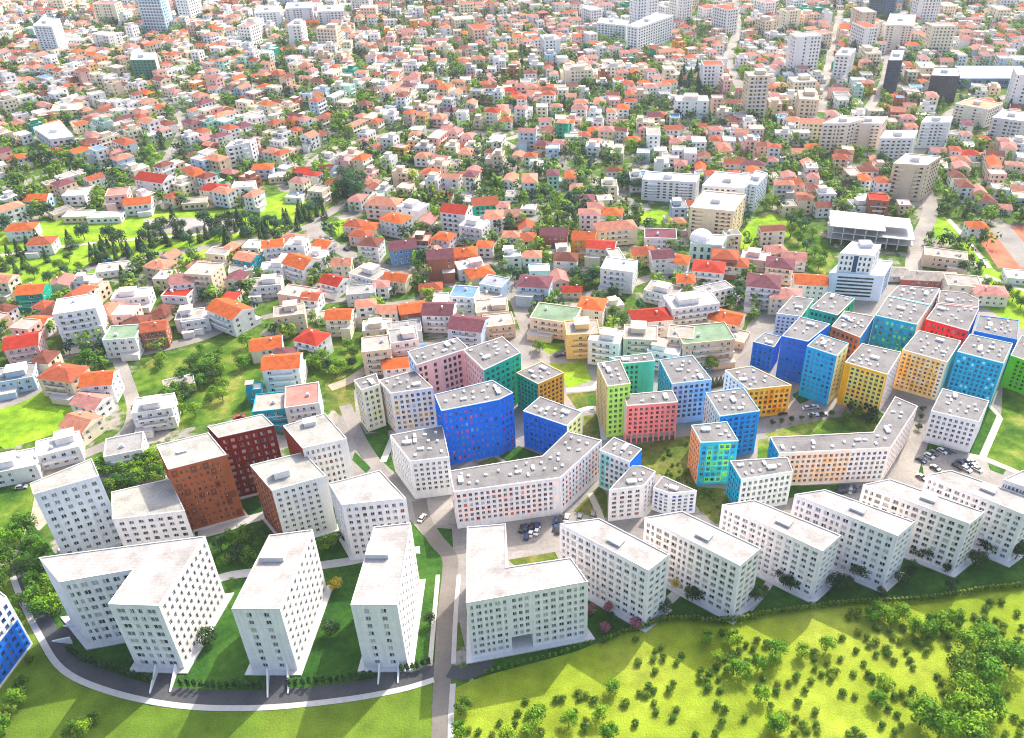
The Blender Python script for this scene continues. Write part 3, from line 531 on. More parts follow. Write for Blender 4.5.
# city greens
patch('park', [(-120, 240), (30, 222), (140, 215), (260, 208), (330, 205), (318, 226), (250, 249), (190, 261), (150, 258), (100, 272), (60, 284), (-40, 300), (-150, 300)], 'park', .03)
patch('lawn', [(690, 486), (700, 489), (735, 494), (744, 524), (700, 512)], 'rough', .048)
patch('lawn', [(383, 437), (389, 446), (396, 474), (384, 463)], 'lawn', .051)
patch('lawn', [(586, 396), (596, 395), (598, 410), (590, 410)], 'lawn', .053)
patch('lawn', [(768, 470), (800, 486), (850, 484), (846, 494), (800, 496), (780, 500)], 'lawn', .048)
patch('lawn', [(792, 395), (800, 390), (815, 398), (800, 404)], 'lawn', .05)
patch('lawn', [(380, 402), (392, 430), (384, 432), (366, 432)], 'lawn', .049)
patch('lawn', [(560, 440), (600, 440), (640, 420), (600, 412), (584, 430)], 'rough', .047)
patch('sports_ground', [(143, 219), (240, 216), (236, 231), (150, 234)], 'pitch', .04, keep=False)
patch('park', [(258, 200), (290, 191), (306, 202), (296, 214), (270, 217)], 'park', .035)
patch('field', [(-90, 445), (-60, 405), (40, 387), (82, 390), (76, 412), (62, 430), (20, 445), (0, 448)], 'park', .03, smooth=True)
patch('field', [(732, 248), (750, 222), (768, 214), (800, 215), (808, 224), (790, 235), (770, 248)], 'park', .03, smooth=True)
patch('scrub', [(778, 248), (806, 226), (822, 236), (835, 262), (820, 280), (800, 262)], 'wild', .03)
patch('field', [(933, 217), (945, 217), (990, 262), (1000, 285), (1060, 330), (1080, 360), (1060, 350), (985, 308), (972, 284), (985, 272), (960, 246), (935, 240)], 'park', .03)
patch('field', [(985, 268), (1060, 290), (1080, 340), (1000, 300), (978, 285)], 'park', .032)
patch('court', [(974, 232), (1040, 222), (1060, 270), (998, 268)], 'red', .034)
patch('court', [(990, 228), (1010, 226), (1042, 264), (1020, 267)], 'paving', .04, keep=False)
patch('scrub', [(110, 395), (150, 360), (200, 345), (250, 330), (285, 345), (262, 372), (258, 400), (240, 415), (180, 430), (130, 420)], 'wild', .03)
patch('scrub', [(300, 345), (330, 335), (365, 345), (370, 372), (330, 385), (300, 372)], 'wild', .03)
patch('scrub', [(-30, 430), (10, 452), (40, 470), (30, 520), (10, 560), (-60, 560)], 'wild', .03)
patch('lawn', [(630, 213), (660, 210), (676, 216), (668, 225), (640, 223)], 'park', .03)
patch('lawn', [(0, 236), (60, 231), (60, 245), (0, 250)], 'park', .034, keep=False)
patch('lawn', [(330, 222), (352, 218), (358, 232), (338, 238)], 'park', .03)
patch('scrub', [(560, 285), (605, 262), (612, 285), (585, 295)], 'wild', .03)
patch('lawn', [(730, 275), (765, 262), (775, 275), (745, 288)], 'wild', .03)
patch('car_park', [(505, 517), (560, 508), (605, 520), (598, 532), (560, 545), (506, 552)], 'street', .06)
patch('car_park', [(412, 500), (456, 500), (456, 524), (424, 526)], 'street', .045)
patch('car_park', [(915, 470), (930, 450), (985, 458), (990, 475), (960, 482), (915, 488)], 'street', .045)
KEEP.append([(340, 402), (405, 345), (500, 328), (545, 345), (600, 340), (660, 345), (740, 345), (748, 325), (775, 290), (830, 245), (890, 245), (985, 283), (1100, 330), (1200, 900), (-400, 900), (-150, 560), (25, 490), (110, 440), (200, 420), (260, 410), (330, 380)])
# roads of the front
ribbon('road', [(20, 560), (28, 590), (45, 628), (70, 662), (115, 684), (180, 697), (260, 699), (340, 692), (400, 681), (444, 668)], 5.7, 'dark', .06)
ribbon('sidewalk', [(13, 577), (21, 598), (38, 633), (63, 670), (111, 692), (180, 706), (260, 708), (340, 700.5), (400, 690), (434, 680)], 1.8, 'conc', .05, .12)
ribbon('road', [(419, 500), (424, 520), (436, 540), (449, 556), (450, 575), (446, 610), (444, 650), (442, 690), (441, 740), (440, 800)], 5.2, 'asphalt', .066)
ribbon('road', [(449, 671), (462, 674), (480, 668), (489, 660)], 4.4, 'dark', .07)
ribbon('sidewalk', [(438, 575), (434, 620), (431, 655), (430, 666)], 1.4, 'conc', .05, .12)
ribbon('sidewalk', [(459, 575), (456, 610), (454, 650), (453.5, 664)], 1.4, 'conc', .05, .12)
ribbon('sidewalk', [(453, 684), (451, 720), (450, 790)], 1.6, 'conc', .05, .12)
ribbon('road', [(449, 556), (470, 548), (506, 540), (560, 532), (610, 522)], 5, 'street', .064)
ribbon('road', [(345, 405), (360, 440), (380, 470), (405, 500), (424, 520)], 5, 'street', .062)
ribbon('path', [(188, 592), (215, 580), (240, 574), (300, 568), (345, 562), (366, 558), (420, 550)], 3.6, 'conc', .07)
ribbon('path', [(198, 535), (225, 528), (248, 520), (262, 516), (276, 511)], 4.2, 'conc', .07)
ribbon('path', [(640, 622), (665, 604), (680, 590)], 3.2, 'conc', .07)
ribbon('path', [(748, 610), (765, 590), (776, 570)], 2.6, 'conc', .07)
ribbon('path', [(820, 592), (832, 575), (842, 560)], 2.6, 'conc', .07)
ribbon('path', [(1000, 417), (990, 440), (982, 458)], 2.6, 'path', .07)
ribbon('path', [(968, 455), (985, 459), (1007, 468), (1040, 482)], 2.6, 'path', .072)
ribbon('path', [(988, 404), (1000, 417)], 1.8, 'path', .074)
ribbon('path', [(590, 493), (597, 508), (603, 524)], 2.4, 'path', .07)
ribbon('path', [(383, 462), (392, 440), (396, 432)], 2.6, 'conc', .07)
ribbon('path', [(566, 390), (592, 388), (600, 380)], 3, 'conc', .07)
ribbon('path', [(575, 412), (597, 409), (604, 440)], 2.4, 'conc', .07)
ribbon('street', [(757, 428), (790, 418), (820, 412), (840, 402), (852, 390)], 7, 'street', .066)
ribbon('street', [(905, 480), (912, 455), (925, 425), (938, 408)], 8, 'street', .062)
# town roads
ribbon('road', [(-60, 415), (10, 402), (45, 384), (75, 368), (118, 357), (165, 347), (205, 336), (235, 322)], 7, 'street', .05)
ribbon('road', [(118, 357), (126, 380), (134, 408), (126, 432), (95, 450), (60, 462), (20, 470)], 5.5, 'street', .055)
ribbon('road', [(348, 203), (330, 212), (312, 226), (328, 242), (352, 256), (385, 268), (425, 276), (455, 284), (490, 290), (516, 298)], 8, 'street', .05)
ribbon('road', [(312, 226), (280, 234), (235, 243), (190, 250), (140, 258), (95, 266), (60, 284)], 6.5, 'street', .055)
ribbon('road', [(516, 298), (524, 320), (532, 340), (543, 357), (570, 358), (600, 350), (640, 345)], 7, 'street', .052)
ribbon('road', [(516, 298), (560, 297), (590, 294), (620, 288), (660, 276), (700, 284), (740, 300), (775, 305)], 6, 'street', .056)
ribbon('road', [(700, 370), (735, 352), (758, 330), (775, 310), (800, 285)], 8, 'street', .054)
ribbon('road', [(915, 285), (914, 262), (920, 238), (930, 212), (925, 190), (905, 160)], 9, 'street', .05)
ribbon('road', [(262, 318), (300, 308), (340, 300), (380, 305), (420, 300)], 4.5, 'street', .051)
ribbon('road', [(330, 388), (350, 380), (372, 366), (400, 352)], 5, 'earth', .051)
ribbon('path', [(948, 219), (960, 232), (975, 250), (990, 268)], 3, 'path', .05)
ribbon('path', [(985, 275), (1010, 285), (1050, 300)], 3, 'path', .05)
ribbon('path', [(-40, 262), (60, 247), (150, 238), (240, 232)], 3, 'path', .05)
for pts, wd in (([(735, -8), (737, 30), (728, 60), (745, 95)], 9), ([(820, 112), (828, 70), (834, 40), (842, 10)], 8), ([(868, 110), (885, 80), (892, 40), (905, 10)], 8),
                ([(860, 120), (905, 160), (935, 130), (960, 108), (1030, 92)], 8), ([(100, 215), (150, 180), (172, 150), (182, 120), (160, 95)], 6),
                ([(0, 190), (60, 172), (130, 165)], 6), ([(300, 180), (330, 150), (420, 130), (500, 140), (560, 120), (640, 118), (720, 100)], 6),
                ([(640, 210), (600, 180), (540, 160), (500, 140)], 6), ([(40, 20), (120, 30), (260, 40), (420, 25), (560, 10)], 7), ([(700, 218), (690, 190), (640, 170)], 7)):
    ribbon('road', pts, wd, 'street', .05)
# white ramp walls and dark garage ramps at the feet of the front slabs
def ramp(px, label, w=5.2):
    a, b2 = gp(*px[0]), gp(*px[1]); dx, dy = b2.x - a.x, b2.y - a.y; L = math.hypot(dx, dy); ux, uy = dx / L, dy / L
    root = tag(empty('garage_ramp', (a.x, a.y, 0)), label, 'ramp', 'garage ramps below the white slabs')
    b = MB(); b.face([(uy * w / 2, -ux * w / 2, .09), (dx + uy * w / 2, dy - ux * w / 2, .09), (dx - uy * w / 2, dy + ux * w / 2, .09), (-uy * w / 2, ux * w / 2, .09)]); b.build('driveway', ['dark'], root)
    for s in (-1, 1):
        ox, oy = -uy * (w / 2 + .2) * s, ux * (w / 2 + .2) * s; b = MB(); k = .2
        pts = [(ox, oy, 0), (ox + dx, oy + dy, 0), (ox + dx, oy + dy, .35), (ox, oy, 3.0)]; n = (-uy * k, ux * k)
        A = [(p[0] + n[0], p[1] + n[1], p[2]) for p in pts]; B = [(p[0] - n[0], p[1] - n[1], p[2]) for p in pts]
        b.face(A[::-1], 0, (.76, .75, .73)); b.face(B, 0, (.76, .75, .73))
        for i in (1, 2, 3): j = (i + 1) % 4; b.face([B[i], B[j], A[j], A[i]], 0, (.76, .75, .73))
        b.build('side_wall', ['plain'], root)
ramp([(168, 671), (160, 693)], 'dark garage ramp between white wedge walls below the L-shaped block')
ramp([(279, 673), (278, 696)], 'dark garage ramp with white wedge walls below the two-column slab')
ramp([(390, 669), (388, 684)], 'dark garage ramp with white wedge walls below the slab beside the road')
ramp([(78, 636), (58, 634)], 'dark garage ramp between white wedge walls at the L-block left end')
# ------------------------------------------------------------------ vegetation
DESC = []     # (object, look, group, px, py)
def later(o, look, cat, group, x, y):
    o['category'] = cat; o['group'] = group; u, v, _ = pj((x, y, 0)); DESC.append((o, look, u, v))
def leafq(b, r, p, n, s, tone):
    u = n.cross(Vector((r.uniform(-1, 1), r.uniform(-1, 1), r.uniform(-1, 1)))); 
    if u.length < 1e-3: u = Vector((1, 0, 0))
    u.normalize(); v = n.cross(u).normalized(); a, c = s * r.uniform(.7, 1.2), s * r.uniform(.5, .9)
    b.face([p - u * a * .5, p - v * c * .5, p + u * a * .5, p + v * c * .5], 0, (tone, tone, tone))
def crown_mesh(seed, clumps=17, per=46, rx=.36, rz=.34, cz=.6, leaf=.085, mat='leaf', cr=.17, low=-.55):
    r = random.Random(seed); b = MB()
    for k in range(clumps):
        while 1:
            d = Vector((r.gauss(0, 1), r.gauss(0, 1), r.gauss(0, 1)))
            if d.length > .01 and d.normalized().z > low: break
        d.normalize(); q = r.uniform(.55, .95) if k else 0
        c = Vector((d.x * rx * q, d.y * rx * q, cz + d.z * rz * q)); tone = r.uniform(.25, .85); R0 = cr * r.uniform(.75, 1.3)
        for _ in range(per):
            n = Vector((r.gauss(0, 1), r.gauss(0, 1), r.gauss(.25, 1))).normalized()
            p = c + n * R0 * r.uniform(.7, 1.05); n2 = (n + Vector((r.uniform(-.6, .6), r.uniform(-.6, .6), r.uniform(-.2, .8)))).normalized()
            leafq(b, r, p, n2, leaf, max(0, min(1, tone + r.uniform(-.22, .22))))
    return b.mesh('crown', [mat])
def trunk_mesh(h=.55, r0=.03, limbs=4, seed=1):
    r = random.Random(seed); b = MB()
    def tube(a, c, ra, rc, n=6):
        d = (c - a).normalized(); u = d.orthogonal().normalized(); v = d.cross(u)
        A = [a + (u * math.cos(2 * PI * i / n) + v * math.sin(2 * PI * i / n)) * ra for i in range(n)]; Cc = [c + (u * math.cos(2 * PI * i / n) + v * math.sin(2 * PI * i / n)) * rc for i in range(n)]
        for i in range(n): j = (i + 1) % n; b.face([A[i], A[j], Cc[j], Cc[i]])
    tube(Vector((0, 0, -.02)), Vector((0, 0, h * .55)), r0, r0 * .75); tube(Vector((0, 0, h * .55)), Vector((r.uniform(-.03, .03), r.uniform(-.03, .03), h * 1.25)), r0 * .75, r0 * .3)
    for k in range(limbs):
        a = 2 * PI * k / limbs + r.uniform(-.4, .4); z = h * r.uniform(.5, .8); tube(Vector((0, 0, z)), Vector((math.cos(a) * .22, math.sin(a) * .22, z + .18)), r0 * .5, r0 * .15, 5)
    return b.mesh('trunk', ['bark'])
def conifer_mesh(seed, mat='leaf_dark', wide=.2):
    r = random.Random(seed); b = MB()
    for k in range(15):
        z = .1 + .88 * (k / 14) ** .9; rad = wide * (1 - (k / 14)) + .02
        for _ in range(int(12 + 60 * rad / wide * .8)):
            a = r.uniform(0, 2 * PI); q = rad * r.uniform(.55, 1.1)
            p = Vector((math.cos(a) * q, math.sin(a) * q, z - q * .35 + r.uniform(-.03, .03))); n = Vector((math.cos(a) * .6, math.sin(a) * .6, 1 + r.uniform(-.4, .4))).normalized()
            leafq(b, r, p, n, .085, r.uniform(.15, .85))
    return b.mesh('crown', [mat])
TR = [trunk_mesh(seed=s) for s in (1, 2)]
CTR = trunk_mesh(.35, .022, 0, 5)
CR = {m: [crown_mesh(s * 7 + len(m), mat=m, rx=.34 + .05 * (s % 2), rz=.32 + .04 * (s % 3), clumps=15 + s * 2) for s in (1, 2, 3)] for m in ('leaf', 'leaf_bright', 'leaf_dark', 'leaf_teal', 'leaf_yellow', 'leaf_pink')}
TALL = [crown_mesh(50 + s, mat='leaf', rx=.15, rz=.42, cz=.54, cr=.12, clumps=16) for s in (1, 2)]
CON = [conifer_mesh(s, wide=.19 + .03 * s) for s in (1, 2, 3)]
CONT = [conifer_mesh(s + 9, 'leaf_teal', .22) for s in (1, 2)]
BUSH = [crown_mesh(80 + s, clumps=9, per=40, rx=.27, rz=.2, cz=.42, leaf=.15, mat='leaf_bush', cr=.27, low=-.9) for s in (1, 2, 3)]
SHR = [crown_mesh(90 + s, clumps=8, per=24, rx=.08, rz=.36, cz=.5, leaf=.12, mat='leaf_dark', cr=.13, low=-1) for s in (1, 2)]
SHRL = crown_mesh(95, clumps=8, per=24, rx=.08, rz=.36, cz=.5, leaf=.12, mat='leaf_bush', cr=.13, low=-1)
LOOK = {'leaf': 'round green tree', 'leaf_bright': 'round bright-green tree', 'leaf_dark': 'round dark-green tree', 'leaf_teal': 'round bluish-green tree', 'leaf_yellow': 'yellow-leaved shrub tree', 'leaf_pink': 'pink flowering shrub tree', 'tall': 'tall narrow green tree', 'con': 'dark pointed conifer', 'cont': 'bluish pointed conifer'}
NT_ = {'tree': 0, 'conifer': 0}
FARTREE = []       # trees past the individual ones: (x, y, size, kind)
def tree(x, y, s, kind='leaf', r=R, force=False, group='trees of the town'):
    con = kind in ('con', 'cont'); nm = 'conifer' if con else 'tree'
    if NT_[nm] >= (150 if con else 330) and not force: FARTREE.append((x, y, s, kind)); return
    NT_[nm] += 1
    root = empty(nm, (x, y, 0), r.uniform(0, 6.28)); me = r.choice(CON if kind == 'con' else CONT if kind == 'cont' else TALL if kind == 'tall' else CR[kind])
    k = r.uniform(.9, 1.15); link('crown', me, root, (0, 0, 0), 0, (s * k, s * k, s)); link('trunk', CTR if con else r.choice(TR), root, (0, 0, 0), 0, (s, s, s))
    later(root, LOOK[kind], 'conifer' if con else 'tree', group, x, y); return root
def tpx(px, py, s, kind='leaf', **k):
    g = gp(px, py); return tree(g.x, g.y, s, kind, force=True, **k)
def bush(px, py, s, group='round bushes of the meadow', look='round dark bush on the meadow'):
    g = gp(px, py); o = link('bush', R.choice(BUSH), None, (g.x, g.y, 0), R.uniform(0, 6.28), (s, s, s * R.uniform(.85, 1.1)))
    later(o, look, 'bush', group, g.x, g.y)
# meadow bushes and trees, read off the photograph
Z1 = (440, 630, 5.12); Z2 = (600, 590, 4.985); Z3 = (760, 590, 4.985); Z4 = (880, 590, 4.986)
SM = {Z1: '440,360 515,400 400,430 450,440 305,475 385,485 150,510 197,525 270,535 597,355 630,352 707,320 718,350 750,335 788,358 948,372 692,422 745,465 740,505 520,525 1000,478',
      Z2: '180,245 190,358 275,302 305,282 315,338 268,342 275,405 405,330 383,360 363,466 348,500 243,478 265,500 198,513 230,525 270,563 278,605 378,598 360,640 175,668 125,565 608,215 695,240 727,275 780,250 763,292 828,272 658,322 693,310 690,348 622,338 732,352 503,403 500,440 545,420 530,455 535,490 593,440 600,500 585,575 620,600 605,660 575,715 720,640 475,722 585,385 630,405 810,445',
      Z3: '178,433 143,463 88,470 80,508 52,578 187,560 222,500 252,455 265,308 268,340 273,388 308,420 335,362 345,410 375,405 355,440 405,240 400,342 487,210 530,235 478,303 577,257 545,272 578,322 515,368 628,292 635,318 665,352 465,418 410,515 472,530 727,310 746,352 762,385 273,605 100,625 133,635 178,640 212,675 230,705 175,715 285,700 275,670 470,705 443,725 505,730 607,675 700,675 670,710 753,503 710,520 640,590 450,105 478,135 438,140 488,110 572,185 590,195 640,205 662,235 698,255 710,190 590,545 560,440 600,465 660,470 670,530 730,555 680,620 540,420 625,500 560,520',
      Z4: '540,62 523,95 603,58 465,132 513,142 487,153 528,175 577,153 458,198 568,195 610,180 610,210 680,117 702,188 683,250 643,278 632,523 598,635 665,635 705,665 690,718 620,718 395,165 335,235 340,280 285,430 300,465 310,510 345,535 330,570 228,310 205,270 180,255 300,205 350,190 700,365'}
MD = {Z1: '105,525 345,530 497,455 445,520 660,465 815,425 865,525 880,290', Z2: '530,245 658,250 580,335 660,395 715,410 787,372 860,355 875,300 800,520 855,670', Z3: '207,310 330,275 590,100 550,130 620,130 650,150 692,118 762,190 835,215 850,170 905,160 925,200 955,150 575,550 610,480 100,680 60,665', Z4: '95,120 165,190 250,165 305,150 350,150 240,215'}
BG = {Z4: '420,265 495,250 570,320 650,345 505,345 525,420 380,395 400,470 500,560 540,590 380,600 470,640 420,705 200,620 290,690', Z3: '795,625'}
def pts(d):
    for (x0, y0, k), s in d.items():
        for q in s.split():
            a, b2 = q.split(','); yield x0 + float(a) / k, y0 + float(b2) / k
for x, y in pts(SM): bush(x, y + 1.5, R.uniform(2.3, 3.2))
for x, y in pts(MD): tpx(x, y + 5, R.uniform(5, 6.6), 'leaf_bright', group='trees scattered on the meadow')
for x, y in pts(BG): tpx(x, y + 9, R.uniform(8.5, 11), R.choice(('leaf_bright', 'leaf_bright', 'leaf')), group='trees scattered on the meadow')
tpx(464, 712, 5, 'leaf', group='trees scattered on the meadow')
for q in '15,625,6 22,606,5 8,640,5 30,660,3 20,703,6 10,720,5 25,690,5 85,735,6 95,722,4 75,738,6 8,612,5 5,735,6'.split(): x, y, s = map(float, q.split(',')); tpx(x, y, s, R.choice(('leaf', 'leaf_bright')), group='trees scattered on the meadow') if s > 4 else bush(x, y, s)
# front lawns
for q in '210,643,6,leaf_dark 332,634,6,leaf_dark 430,625,5,leaf_dark 337,590,5.5,leaf_yellow 608,612,4,leaf_pink 605,632,4,leaf_pink 635,628,4,leaf_pink 590,614,4,leaf_pink 612,622,4,leaf_dark 678,588,5,leaf_yellow 662,612,6,leaf_dark 692,602,7,leaf_dark 700,597,6,leaf_dark 755,602,7,leaf_dark 783,586,7,leaf_dark 790,591,6,leaf_dark 764,598,5,leaf_dark 834,592,7,leaf_dark 845,587,5,leaf_dark 858,578,7,leaf_dark 865,570,6,leaf_dark 908,578,7,leaf_dark 900,585,6,leaf_dark 926,560,7,leaf_dark 915,556,6,leaf_dark 975,566,7,leaf_dark 986,553,7,leaf_dark 994,548,6,leaf_dark 1015,560,8,leaf_dark 1020,548,8,leaf_dark 945,573,4,leaf_dark 950,590,5,leaf_dark 880,596,4,leaf_dark'.split():
    x, y, s, k = q.split(','); tpx(float(x), float(y), float(s), k, group='trees on the lawns of the white slabs')
for q in '232,547,7 246,543,7 222,552,7 262,552,6 240,560,6 330,548,6 345,543,6 320,555,6 226,565,5 205,560,6 250,562,6 234,586,3.5'.split():
    x, y, s = map(float, q.split(',')); tpx(x, y, s, R.choice(('leaf_dark', 'leaf')), group='trees on the lawns of the white slabs')
for q in '8,548,9 22,545,9 35,556,8 12,568,9 30,535,9 45,560,8 40,590,8 50,600,8 62,612,8 48,615,8 38,604,7 55,590,8 45,578,8 58,580,7 28,575,7 0,590,9 65,600,7'.split():
    x, y, s = map(float, q.split(',')); tpx(x, y, s, R.choice(('leaf_bright', 'leaf')), group='trees around the curved road')
for q in '109,482,8 118,474,8 127,478,8 137,478,8 146,472,9 153,468,9 160,474,8 112,494,7 122,490,7 133,488,7 142,484,7 150,482,7 158,484,6 165,478,7 105,470,7'.split():
    x, y, s = map(float, q.split(',')); tpx(x, y, s, R.choice(('leaf_bright', 'leaf')), group='trees behind the low link block')
for q in '855,400,6 862,405,6 868,412,6 872,420,6 850,412,5 845,420,4 877,428,5 866,424,5 858,418,5 918,430,3 920,420,3 922,412,3'.split():
    x, y, s = map(float, q.split(',')); tpx(x, y, s, R.choice(('leaf_dark', 'leaf')), group='trees of the green court')
for k, x in enumerate((772, 781, 791, 801, 811, 821, 831)): tpx(x, 426 - k * 1.6, 3.0, 'leaf_dark', group='small street trees by the paved street')
for x, y in ((712, 387), (716, 386), (720, 385), (724, 384), (727, 383)): tpx(x, y, 5, 'con', group='conifers behind the pale-blue block')
tpx(711, 370, 7, 'leaf')
# clipped columns along the terraces
NS = 0
def row(a, pts_, step, lab, group, s=2.2, mesh=None):
    global NS
    W = spline(wp(pts_), 8); acc = 0; nxt = 0
    for p, q in zip(W, W[1:]):
        L = math.hypot(q[0] - p[0], q[1] - p[1])
        while nxt <= acc + L:
            t = (nxt - acc) / L; x, y = p[0] + (q[0] - p[0]) * t, p[1] + (q[1] - p[1]) * t
            u, v, _ = pj((x, y, 0))
            if u < 1030:
                o = link('clipped_shrub', mesh or R.choice(SHR), None, (x, y, 0), R.uniform(0, 6), (s, s, s * R.uniform(.9, 1.15))); tag(o, lab, 'shrub', group); NS += 1
            nxt += step * R.uniform(.93, 1.07)
        acc += L
row(0, [(70, 653), (88, 663), (112, 671), (140, 679), (157, 683)], 1.9, 'slim clipped shrub in the curved row in front of the L-shaped block', 'clipped row before the L-shaped block', 4.2)
row(0, [(182, 687), (225, 689), (268, 688)], 1.9, 'slim clipped shrub in the row before the two-column slab', 'clipped row before the two-column slab', 4.2)
row(0, [(290, 687), (335, 683), (376, 677)], 1.9, 'slim clipped shrub in the row before the straight-road slab', 'clipped row before the straight-road slab', 4.2)
row(0, [(402, 673), (418, 669), (429, 665)], 1.6, 'slim clipped shrub in the short row ending at the straight road', 'short clipped row at the straight road', 4.2)
row(0, [(486, 674), (520, 665), (560, 655), (592, 643)], 1.9, 'slim clipped shrub in the row before the open passage block', 'clipped row before the passage block', 2.6, SHRL)
row(0, [(x, y + 3) for x, y in FENCE if 590 < x], 1.3, 'slim shrub in the dense clipped row along the meadow edge', 'dense hedge row along the meadow', 3.5, SHRL)
# low hedge body behind the dense row
W = spline(wp([(x, y + .5) for x, y in FENCE if 590 < x]), 8); b = MB(); r = random.Random(4)
for p, q in zip(W, W[1:]):
    L = math.hypot(q[0] - p[0], q[1] - p[1])
    for _ in range(int(L * 55)):
        t = r.random(); nx, ny = -(q[1] - p[1]) / L, (q[0] - p[0]) / L; o = r.uniform(-.95, .95)
        leafq(b, r, Vector((p[0] + (q[0] - p[0]) * t + nx * o, p[1] + (q[1] - p[1]) * t + ny * o, r.uniform(.1, 2.3) * (1 - .3 * abs(o)))), Vector((r.gauss(0, .6), r.gauss(0, .6), 1)).normalized(), .42, r.uniform(.1, .8))
tag(b.build('hedge', ['leaf_dark']), 'long dark hedge winding along the edge between lawns and meadow', 'hedge')
W = spline(wp([(x, y + 5) for x, y in FENCE if 590 < x]), 8)
for _ in range(46):
    while 1:
        x, y = R.uniform(625, 745), R.uniform(435, 522)
        if inside([(640, 455), (690, 442), (690, 470), (697, 487), (728, 492), (738, 518), (716, 520), (698, 506), (660, 472)], x, y): break
    bush(x, y, R.uniform(1.2, 2.2), 'shrubs of the rough court', 'low court shrub')
# parks of the town
for x in range(95, 330, 7):
    y = 262 - (x - 95) * .19 + R.uniform(-5, 3)
    if 150 < x < 200: y -= 4
    tpx(x + R.uniform(-3, 3), y, R.uniform(6.5, 10), R.choice(('con', 'con', 'cont')), group='conifers along the park road')
    if R.random() < .55: tpx(x + R.uniform(-3, 3), y - 8 + R.uniform(-4, 2), R.uniform(6, 9), R.choice(('con', 'cont', 'leaf_teal', 'leaf_dark')), group='conifers along the park road')
for q in '100,262 130,258 140,250 150,244 180,238 190,246 220,240 228,244 12,262 20,255 30,250 5,270 40,246 18,275 48,262 26,268 110,240 120,246 155,236 165,242 85,240 72,248 175,224 205,226 215,232 245,236 258,232 230,226 265,238 278,232 290,228 300,222 310,215 250,244 262,244 274,240 286,236 298,230 320,210 240,226'.split():
    x, y = map(float, q.split(',')); tpx(x, y, R.uniform(8, 12), R.choice(('con', 'cont', 'leaf_teal', 'leaf_dark')), group='trees of the long park')
for q in '0,225,10 8,232,10 0,215,10 60,270,7 66,278,7 35,278,7 50,284,7 70,262,6 102,262,6 80,272,6'.split():
    x, y, s = map(float, q.split(',')); tpx(x, y, s, R.choice(('leaf_teal', 'leaf_dark', 'leaf')), group='trees of the long park')
for k in range(62):     # thickets left of the coloured quarter
    pl = R.choice(([(135, 420), (150, 370), (200, 350), (262, 345), (255, 395), (190, 425)], [(165, 400), (190, 365), (240, 372), (235, 400), (190, 420)], [(300, 350), (330, 340), (368, 350), (360, 372), (320, 380)]))
    while 1:
        x, y = R.uniform(120, 370), R.uniform(330, 430)
        if inside(pl, x, y): break
    tpx(x, y, R.uniform(4.5, 8), R.choice(('leaf', 'leaf_bright', 'leaf_bright', 'leaf_dark')), group='trees of the scrubby slope')
for q in '424,268,11 418,272,8 585,288,9 592,284,9 578,290,8 575,280,8 600,282,8 540,352,6 613,318,7 622,328,8 632,322,7 640,312,7 790,238,9 798,244,8 806,252,8 814,258,8 808,266,8 818,270,8 800,232,8 790,226,8 822,262,7 796,222,9 782,212,9 772,208,9 764,212,9 812,238,7 805,228,7 884,186,13 886,178,13 880,170,12 884,192,10 1005,297,7 1012,302,7 1020,308,7 995,293,7 1000,300,6 1030,312,7 985,290,7 980,294,6 975,288,6 955,268,7 962,272,7 968,266,7 776,268,6 784,276,6 702,288,6 745,280,6 555,300,6 548,306,6 537,350,5'.split():
    x, y, s = map(float, q.split(',')); tpx(x, y, s, R.choice(('leaf', 'leaf_bright', 'leaf', 'leaf_teal')))
for q in '628,190 634,192 622,188 648,190 655,194 660,190 640,192'.split(): x, y = map(float, q.split(',')); tpx(x, y, 10, 'leaf_teal')
for q in '683,84 690,88 697,92 704,84 696,80 680,90 688,92 710,88'.split(): x, y = map(float, q.split(',')); tpx(x, y, 17, 'cont')
for q in '350,198 358,202 352,190 344,196 360,192 348,184'.split(): x, y = map(float, q.split(',')); tpx(x, y, 13, 'leaf_teal')
# ------------------------------------------------------------------ houses of the town
ROOFC = {'orange': C('#e0703a', .66), 'terracotta': C('#c06446', .66), 'salmon': C('#dc9478', .66), 'red': C('#c8402e', .66), 'brown': C('#8f5648', .66), 'plum': C('#84505a', .66), 'rose': C('#cf8f84', .66),
         'white': (.52, .5, .48), 'grey': (.27, .26, .25), 'beige': (.36, .32, .28), 'green': C('#8fa88a', .66), 'blue': C('#7aa0c4', .66), 'slate': (.3, .31, .34)}
WALLC = {'white': (.78, .76, .74), 'cream': C('#efe2c4', .95), 'beige': C('#dcc8ac', .95), 'pink': C('#eec0b4', .9), 'teal': C('#1fae8e', .85), 'turquoise': C('#22aabf', .85), 'pale-blue': C('#bcd4e6', .9), 'yellow': C('#f0ce84', .9),
         'grey': (.5, .5, .5), 'orange': C('#eaa24c', .85), 'brick': C('#b07058', .85), 'red': C('#d07468', .85), 'mint': C('#b4dcc8', .9), 'peach': C('#f0d0b4', .95), 'blue': C('#6a9ace', .85)}
